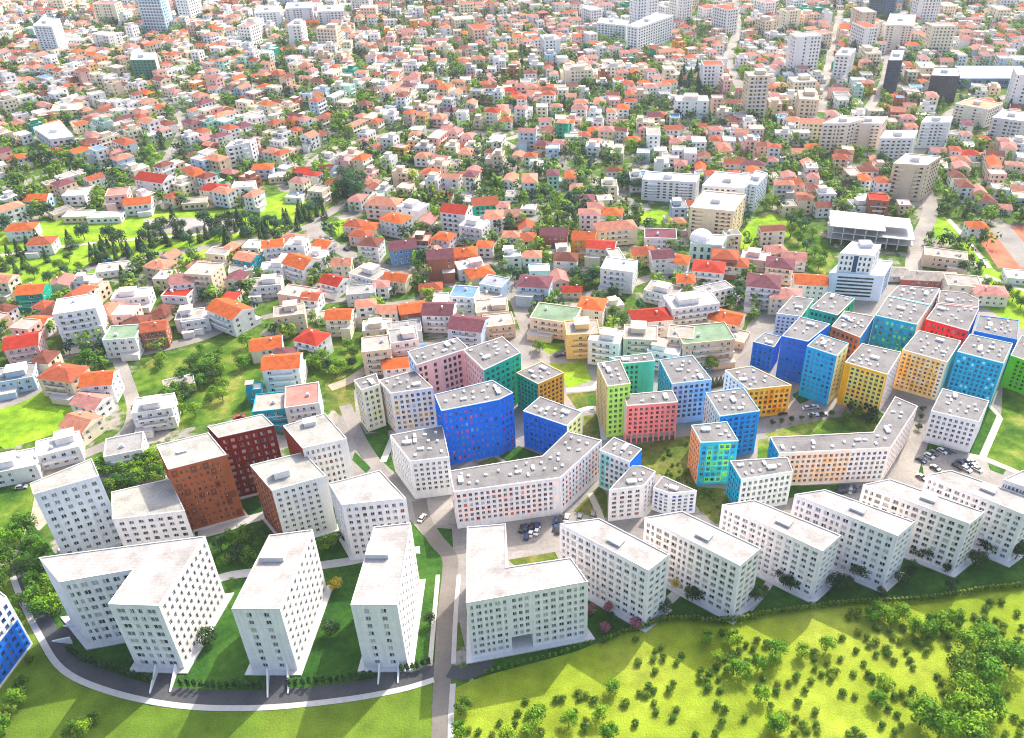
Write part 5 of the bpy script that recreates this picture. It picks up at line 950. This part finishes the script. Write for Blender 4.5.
slab('pale apartment block at the top of the photo, last of three side by side', 'the last pale top block', [(317, 12), (344, 11), (343, 5), (318, 6)], (0, 29), (.74, .74, .74), 6)
slab('white block with a white gabled shed roof in the left town', 'the white shed-roofed block', [(50, 140), (74, 137), (60, 121), (33, 128)], 9, (.78, .78, .78), 2, roofc=(.74, .74, .74))
slab('white four-storey block among the left houses', 'the white four-storey block', [(225, 148), (250, 143), (256, 139), (232, 142)], (0, 168), W_, 4)
# striped office block
OF = [(829, 273.5), (884, 277), (893, 262), (845, 258)]
r0, lp, h0 = slab('blue and white striped office block with a white upper storey box', 'the striped office block', OF, (0, 298), C('#c8d8ee'), 6, wf=.985, hf=.5, pat={0: 'w', 1: 'w', 3: 'w'}, name='office_block', cat='office block', group=None, stair=False, roofc=(.7, .69, .67))
up = inset(lp, 2.2); up = [up[0], (up[1][0] - 5, up[1][1]), (up[2][0] - 5, up[2][1]), up[3]]; mb = MB(); ub = MB()
for i in range(4): facade(ub, None, up[i], up[(i + 1) % 4], 10.5, 'www.www' if i % 2 == 0 else 'wwww', 3, (.78, .78, .78), R, gf=.6, top=.9, flat=True, wf=.45, hf=.55, cell=lambda r, i, j, nc, nr: C('#34506e') if i == 3 and nc == 7 else (.78, .78, .78))
ub.face([(*p, 10.5) for p in up], 0, (.72, .7, .68)); ub.box(0, 3, 10.5, 12.6, 6, 5, c=(.6, .6, .62)); ub.build('upper_storeys', ['wall', 'glass'], r0, (0, 0, h0 + .035))
# the mint hall with the white dome
root, lp, h = slab('mint-green hall with arched windows and a large white dome', 'the mint domed hall', [(690, 244), (722, 246), (727, 236), (697, 234)], 11, C('#c4e4d4', .95), 2, wf=.4, hf=.6, name='domed_hall', cat='hall', stair=False, group=None)
b = MB(); N, K = 20, 7; rad = 6.5
for k in range(K):
    for i in range(N):
        def dp(i, k): a, e = 2 * PI * i / N, PI / 2 * k / K; return (rad * math.cos(e) * math.cos(a), rad * math.cos(e) * math.sin(a), rad * .85 * math.sin(e))
        b.face([dp(i, k), dp(i + 1, k), dp(i + 1, k + 1), dp(i, k + 1)][:3 if k == K - 1 else 4], 0, (.78, .76, .74))
o = b.build('dome', ['plain'], root, (-4, 1, h + .04))
for p_ in o.data.polygons: p_.use_smooth = True
# concrete shell under construction
C0 = gp(868, 240); root = tag(empty('building_shell', (C0.x, C0.y, 0), math.radians(-14)), 'grey concrete building shell on columns, still without walls', 'building shell'); lm('the concrete shell', C0.x, C0.y); OCC.append((C0.x, C0.y, 26))
for j in range(3):
    b = MB(); wj = 46 if j < 2 else 30; b.box(0 if j < 2 else -8, 0, 0, .4, wj, 22, c=(.44, .43, .42), bottom=True); b.build('floor_slab', ['plain'], root, (0, 0, 3.6 * (j + 1)))
b = MB(); b.box(0, 0, 0, 3.6, .6, .6, c=(.5, .49, .48)); cm = b.mesh('column', ['plain'])
for j in range(3):
    for i in range(8 if j < 2 else 5):
        for k in (-1, 0, 1): link('column', cm, root, (-21 + i * 6, k * 9.5, 3.6 * j + (.4 if j else 0)), 0, (1, 1, .885 if j else 1))
b = MB(); b.box(14, 2, 11.22, 11.5, 14, 14, c=(.62, .62, .62)); b.build('roof_sheet', ['plain'], root)
# stadium hall
root, lp, h = slab('huge flat white stadium roof over a blue glass front', 'the white stadium hall', [(955, 79), (1026, 79), (1022, 66), (955, 66)], (0, 87), C('#5a80a8'), 1, wf=.8, hf=.7, roofc=(.78, .78, .78), name='stadium_hall', cat='stadium', stair=False, group=None)
# ------------------------------------------------------------------ cars
def car_part(fn, mats): b = MB(); fn(b); return b.mesh('body', mats)
def car_body(b):
    for (z0, z1, x0, x1, w0, w1) in ((.35, .85, -2.1, 2.1, .85, .88), (.85, 1.42, -1.5, 1.0, .86, .66)):
        s = .12 if z0 < .5 else .5; lo = [(x0, -w0), (x1, -w0), (x1, w0), (x0, w0)]; hi = [(x0 + s * .6, -w1), (x1 - s * 1.3, -w1), (x1 - s * 1.3, w1), (x0 + s * .6, w1)]
        for i in range(4):
            j = (i + 1) % 4; b.face([(*lo[i], z0), (*lo[j], z0), (*hi[j], z1), (*hi[i], z1)], 1 if z0 > .5 else 0)
        b.face([(*p, z1) for p in hi], 0)
        if z0 < .5: b.face([(*p, z0) for p in lo[::-1]], 0)
CBODY = car_part(car_body, ['car', 'glass'])
b = MB()
for i in range(10):
    a, c = 2 * PI * i / 10, 2 * PI * (i + 1) / 10; p, q = (math.cos(a) * .33, math.sin(a) * .33), (math.cos(c) * .33, math.sin(c) * .33)
    b.face([(p[0], -.1, p[1]), (q[0], -.1, q[1]), (q[0], .1, q[1]), (p[0], .1, p[1])]); b.face([(0, -.1, 0), (q[0], -.1, q[1]), (p[0], -.1, p[1])]); b.face([(0, .1, 0), (p[0], .1, p[1]), (q[0], .1, q[1])])
WHEEL = b.mesh('wheel', ['rubber'])
CARC = (('white', (.75, .75, .75)), ('silver', (.45, .46, .48)), ('black', (.02, .02, .025)), ('dark blue', (.02, .05, .13)), ('grey', (.16, .17, .18)), ('red', (.4, .03, .03)), ('blue', (.04, .14, .3)))
def car(x, y, rot, ci=None, z=.07, wheels=True, group='parked cars'):
    nm, c = CARC[ci] if ci is not None else R.choice(CARC); root = empty('parked_car', (x, y, z), rot); o = link('body', CBODY, root); o.color = (*c, 1)
    if wheels:
        for a in (-1.35, 1.35):
            for s in (-.8, .8): link('wheel', WHEEL, root, (a, s, .33))
    later(root, f'{nm} car', 'car', group, x, y)
for q in '933.5,454,4 946,452,3 942,452,0 921,461,3 935,469,2 921,478,4 957,467,2 961,464,3 966,470,0 968,463,3 972,463,0 977,470,0 974,467,6 929,457,0'.split():
    x, y, c = q.split(','); g = gp(float(x), float(y)); car(g.x, g.y, math.radians(-52), int(c), group='cars in the car park by the low white block')
for q in '522,530,2 526,529,3 532,528,2 537,528,3 527,537,3 531,534,0 537,532,0 556,522,3 561,521,2 567,519,0 556,528,3 558,531,2 580,518,4 593,516,4'.split():
    x, y, c = q.split(','); g = gp(float(x), float(y)); car(g.x, g.y, math.radians(80), int(c), group='cars in the car park behind the passage block')
for q in '840,491,3 843.5,490.5,2 847,490,3 850.5,491,1 854,490,3 857,488.5,4'.split():
    x, y, c = q.split(','); g = gp(float(x), float(y)); car(g.x, g.y, math.radians(60), int(c), group='cars below the bent peach block')
for q in '422.5,519,0,70 498,360,2,20 559,356,2,25 567,354,1,20 576,352,5,15 807,409,0,8 814,408,0,8 813,416,0,8 822,415,0,10 782,414,2,15 240,418,5,20 22,488,1,10'.split():
    x, y, c, a = q.split(','); g = gp(float(x), float(y)); car(g.x, g.y, math.radians(float(a)), int(c))
for W, hw in ROADS[:]:
    for p, q in zip(W, W[1:]):
        L = math.hypot(q[0] - p[0], q[1] - p[1]); u, v, dep = pj((p[0], p[1], 0))
        if 235 < v < 400 and 0 < u < 1024 and hw > 2.6 and R.random() < L / 42:
            s = R.choice((-1, 1)); nx, ny = -(q[1] - p[1]) / L, (q[0] - p[0]) / L; car(p[0] + nx * s * hw * .62, p[1] + ny * s * hw * .62, math.atan2(q[1] - p[1], q[0] - p[0]), group='cars along the town streets')
# ------------------------------------------------------------------ the rest of the town
rt = random.Random(21)
for poly, h, _ in BLOCKS: OCC.append((sum(p[0] for p in poly) / len(poly), sum(p[1] for p in poly) / len(poly), 12))
cand = []
GRID = {}
def occ_ok(x, y, rr):
    gx, gy = int(x // 40), int(y // 40)
    for a in range(gx - 1, gx + 2):
        for c in range(gy - 1, gy + 2):
            for (ox, oy, r_) in GRID.get((a, c), ()):
                if math.hypot(x - ox, y - oy) < r_ + rr: return False
    return True
def occ_add(x, y, r_): GRID.setdefault((int(x // 40), int(y // 40)), []).append((x, y, r_))
for o in OCC: occ_add(*o)
RSEG = {}
for W, hw in ROADS:
    for p, q in zip(W, W[1:]):
        for gx in range(int(min(p[0], q[0]) // 40) - 1, int(max(p[0], q[0]) // 40) + 2):
            for gy in range(int(min(p[1], q[1]) // 40) - 1, int(max(p[1], q[1]) // 40) + 2): RSEG.setdefault((gx, gy), []).append((p, q, hw))
def road_ok(x, y, rr): return all(seg_d(x, y, p, q) > hw + rr for p, q, hw in RSEG.get((int(x // 40), int(y // 40)), ()))
def keep_ok(u, v): return not any(inside(k, u, v) for k in KEEP)
yy = 300.0
while yy < 1240:
    xx = -(yy * .72 + 120)
    while xx < yy * .62 + 100:
        cand.append((xx + rt.uniform(-4, 4) + 3 * math.sin(yy * .03), yy + rt.uniform(-4, 4))); xx += 12.0
    yy += 11.2
cand.sort(key=lambda p: pj((p[0], p[1], 0))[2])
nap = 0
ROT = lambda x, y: .35 * math.sin(x * .006 + 1) + .3 * math.sin(y * .008) - .1
for x, y in cand:
    u, v, dep = pj((x, y, 0))
    if not (-45 < u < 1070 and -14 < v < 520): continue
    if not keep_ok(u, v): continue
    inf = 0 <= u <= 1020
    # taller blocks: the upper right and the upper rim of the picture
    pa = .0
    if v < 120 and u > 560: pa = .18
    if v < 60: pa = max(pa, .2)
    if u > 800 and v < 170: pa = .3
    rot = ROT(x, y) + rt.choice((0, PI / 2)) + rt.uniform(-.12, .12)
    if rt.random() < pa and occ_ok(x, y, 12) and road_ok(x, y, 9):
        w, d, fl = rt.uniform(16, 26), rt.uniform(13, 16), rt.choice((4, 5, 5, 6, 7, 8, 9, 11)); occ_add(x, y, 11); nap += 1
        wc = pick(rt, [(7, 'white'), (2.5, 'cream'), (1.2, 'peach'), (1.2, 'beige'), (.5, 'pink'), (.9, 'pale-blue'), (.6, 'grey')])
        house(x, y, w, d, fl, rot, 'flat', pick(rt, [(3, 'white'), (2, 'beige'), (1, 'rose'), (1, 'terracotta')]), wc, 1, r=rt, far=not inf or nap > 230, name='apartment_block', cat='apartment block', group='apartment blocks of the town'); continue
    k = rt.random()
    gfrac = .34 + (.1 if 150 < v < 330 else 0) + .14 * math.sin(x * .021 + 2) * math.sin(y * .017)
    if k < gfrac or not road_ok(x, y, 4.5) or (180 < v < 340 and not road_ok(x, y + 9, 3)):
        if road_ok(x, y, 1.5) and occ_ok(x, y, 2):
            for _ in range(rt.randint(2, 4)):
                tx, ty = x + rt.uniform(-5, 5), y + rt.uniform(-5, 5)
                if road_ok(tx, ty, 1): tree(tx, ty, rt.uniform(6, 11.5), pick(rt, [(4, 'leaf'), (6, 'leaf_bright'), (3, 'leaf_teal'), (2, 'leaf_dark'), (.8, 'tall'), (.8, 'con')]), r=rt)
        continue
    w, d = rt.uniform(7.5, 12.5), rt.uniform(7, 10)
    if rt.random() < .1: w *= 1.5
    if not occ_ok(x, y, max(w, d) * .36) or not road_ok(x, y, min(w, d) * .5): 
        if rt.random() < .8 and occ_ok(x, y, 2) and road_ok(x, y, 2): tree(x, y, rt.uniform(4.5, 7.5), pick(rt, [(4, 'leaf'), (2, 'leaf_bright'), (3, 'leaf_teal')]), r=rt)
        continue
    occ_add(x, y, max(w, d) * .36)
    if rt.random() < .8:
        tx, ty = x + rt.choice((-1, 1)) * (w * .5 + rt.uniform(1, 3)), y + rt.uniform(-7, 7)
        if occ_ok(tx, ty, -1) and road_ok(tx, ty, 1): tree(tx, ty, rt.uniform(5, 9.5), pick(rt, [(4, 'leaf'), (5, 'leaf_bright'), (2.5, 'leaf_teal'), (1, 'leaf_dark')]), r=rt)
    pale = v < 90
    rtp = pick(rt, [(4.6, 'hip'), (2, 'gable'), (4.6 if v > 120 else 6.5, 'flat')])
    if rtp == 'flat': rc = pick(rt, [(4, 'white'), (4, 'beige'), (2, 'grey'), (.3, 'blue')])
    elif pale: rc = pick(rt, [(1.4, 'orange'), (4, 'salmon'), (4, 'rose'), (1.6, 'terracotta'), (1.4, 'brown')])
    else: rc = pick(rt, [(1.3, 'orange'), (2.4, 'terracotta'), (3.4, 'salmon'), (2.4, 'brown'), (1.6, 'plum'), (4, 'rose'), (.4, 'red')])
    wc = pick(rt, [(10, 'white'), (3, 'cream'), (2, 'beige'), (1.6, 'pink'), (1.2, 'peach'), (.5, 'yellow'), (.7, 'pale-blue'), (.7, 'grey'), (.25, 'teal'), (.3, 'orange'), (.4, 'mint'), (.3, 'brick')])
    far = NH['house'] >= 300 or not inf
    if not far: NH['house'] += 1
    house(x, y, w, d, pick(rt, [(1.6, 1), (5, 2), (2.6, 3), (.5, 4)]), rot, rtp, rc, wc, 1, r=rt, far=far)
tag(FARM.build('distant_houses', ['wall', 'glass', 'tile', 'gravel']), kind='stuff')
# ------------------------------------------------------------------ trees too many to count
FT = {}
for x, y, s, kind in FARTREE: FT.setdefault({'tall': 'leaf', 'con': 'leaf_dark', 'cont': 'leaf_teal'}.get(kind, kind), []).append((x, y, s, kind))
for mat, lst in FT.items():
    b = MB()
    for x, y, s, kind in lst:
        nar = kind in ('tall', 'con'); base = rt.uniform(.25, .75)
        for _ in range(6):
            cx, cy, cz = x + rt.gauss(0, s * (.05 if nar else .17)), y + rt.gauss(0, s * (.05 if nar else .17)), s * rt.uniform(.3, .85); tone = base + rt.uniform(-.25, .25)
            for _ in range(11):
                n = Vector((rt.gauss(0, 1), rt.gauss(0, 1), rt.gauss(.3, 1))).normalized(); q = s * (.1 if nar else .17)
                leafq(b, rt, Vector((cx, cy, cz)) + n * q, (n + Vector((0, 0, .5))).normalized(), s * .19, max(0, min(1, tone + rt.uniform(-.2, .2))))
        b.face([(x - .15, y, 0), (x + .15, y, 0), (x + .12, y, s * .6), (x - .12, y, s * .6)], 1)
    tag(b.build('distant_trees', [mat, 'bark']), kind='stuff')
# ------------------------------------------------------------------ labels that single out each thing by look and neighbour
for ph, u, v in (('the park road', 230, 245), ('the grey sports ground', 190, 224), ('the round green field', 30, 415), ('the bright triangular field', 770, 232), ('the red paved court', 1005, 248), ('the town road fork', 314, 226), ('the street corner', 516, 298), ('the park lawn', 280, 205), ('the curved dark road', 60, 650), ('the crossing of the straight road', 444, 668), ('the green court', 830, 425), ('the long narrow meadow', 965, 240), ('the far street', 832, 60), ('the thick meadow grove', 962, 690), ('the three big meadow trees', 985, 655), ('the meadow hedge line', 895, 625), ('the lower meadow thicket', 880, 690), ('the meadow tree pair', 738, 670), ('the mid-meadow tree group', 775, 660), ('the lone meadow clearing', 645, 690), ('the bottom meadow corner', 520, 725), ('the shaded meadow strip', 540, 680), ('the scrubby slope', 210, 390), ('the upper scrub', 335, 360), ('the east meadow edge', 1005, 620)): g = gp(u, v); lm(ph, g.x, g.y)
LMP = [(p, *pj((x, y, 0))[:2]) for p, x, y in LM]
ORD = 'first second third fourth fifth sixth seventh eighth ninth tenth eleventh twelfth thirteenth fourteenth fifteenth sixteenth seventeenth eighteenth nineteenth twentieth'.split()
TEN = {20: 'twenty', 30: 'thirty', 40: 'forty', 50: 'fifty'}
def ordinal(k): return ORD[k - 1] if k <= 20 else (TEN[k // 10 * 10] + '-' + ORD[k % 10 - 1] if k % 10 else {30: 'thirtieth', 40: 'fortieth', 50: 'fiftieth'}[k])
GR = {}
for o, look, u, v in DESC:
    ph, lu, lv = min(LMP, key=lambda q: math.hypot((q[1] - u), (q[2] - v) * 1.3)); du, dv = u - lu, v - lv
    hz, vt = ('right of' if du > 0 else 'left of'), ('below' if dv > 0 else 'above')
    rel = hz if abs(du) > abs(dv) * 2.2 else vt if abs(dv) > abs(du) * 2.2 else vt + '-' + hz
    GR.setdefault((look, rel, ph), []).append((math.hypot(du, dv), o))
for (look, rel, ph), L in GR.items():
    L.sort(key=lambda q: q[0])
    if len(re.findall(r"[A-Za-z0-9][A-Za-z0-9'-]*", look + rel + ph)) > 13: look = re.sub(r' with (\w+) (hipped|gabled|flat) roof', r', \1 roof', look).replace(' with pale roof', '').replace(' with white roof', '')
    for k, (_, o) in enumerate(L):
        o['label'] = f'{look} {rel} {ph}' if len(L) == 1 else f'{look}, {"closest" if k == 0 else ordinal(k + 1) + " away"} {rel} {ph}'
    
print('COUNTS houses', NH, 'apts', nap, 'trees', NT_, 'fartrees', len(FARTREE), 'shrubs', NS, 'desc', len(DESC), 'maxgroup', max(len(v) for v in GR.values()), 'objects', len(bpy.data.objects))
print('longest', max((len(o['label'].replace('-', ' ').split()), o['label']) for o, *_ in DESC))
# ------------------------------------------------------------------ light
w = bpy.data.worlds.new('World'); SC.world = w; w.use_nodes = True; nt = w.node_tree
AZ, EL = math.radians(32), math.radians(46)          # sun: behind the scene, a little to the right
sky = nt.nodes.new('ShaderNodeTexSky'); sky.sky_type = 'NISHITA'; sky.sun_disc = False; sky.sun_elevation = EL; sky.sun_rotation = AZ
sky.air_density = .8; sky.dust_density = 4.0; sky.ozone_density = 1.0
bg = nt.nodes['Background']; nt.links.new(sky.outputs[0], bg.inputs[0]); bg.inputs[1].default_value = .15
sl = bpy.data.lights.new('sun', 'SUN'); so = bpy.data.objects.new('sun', sl); COL.objects.link(so)
sl.energy = 2.2; sl.angle = math.radians(.6); sl.color = (1, .93, .82)
d = Vector((math.sin(AZ) * math.cos(EL), math.cos(AZ) * math.cos(EL), math.sin(EL)))
so.rotation_euler = d.to_track_quat('Z', 'Y').to_euler()
SC.view_settings.view_transform = 'Standard'; SC.view_settings.look = 'None'; SC.view_settings.gamma = 1; SC.view_settings.exposure = EXPO
SC.cycles.max_bounces = 6; SC.cycles.diffuse_bounces = 4; SC.cycles.glossy_bounces = 2; SC.cycles.transmission_bounces = 2; SC.cycles.volume_bounces = 1
SC.cycles.use_denoising = True

b = MB(); b.box(0, 950, -1, 218, 3440, 2340, bottom=True); hz = bpy.data.meshes.new('haze'); hz.from_pydata(b.v, [], b.f)
hm = bpy.data.materials.new('haze'); hm.use_nodes = True; t_ = hm.node_tree; t_.nodes.clear(); o_ = t_.nodes.new('ShaderNodeOutputMaterial'); v_ = t_.nodes.new('ShaderNodeVolumePrincipled')
v_.inputs['Color'].default_value = (.86, .93, 1, 1); v_.inputs['Density'].default_value = .00007; v_.inputs['Anisotropy'].default_value = .2; t_.links.new(v_.outputs[0], o_.inputs['Volume'])
import bmesh
bm = bmesh.new(); bm.from_mesh(hz); bmesh.ops.remove_doubles(bm, verts=bm.verts, dist=.01); bmesh.ops.recalc_face_normals(bm, faces=bm.faces); bm.to_mesh(hz); bm.free()
hz.materials.append(hm); tag(link('haze', hz), kind='stuff')
SC.cycles.filter_width = 1.05
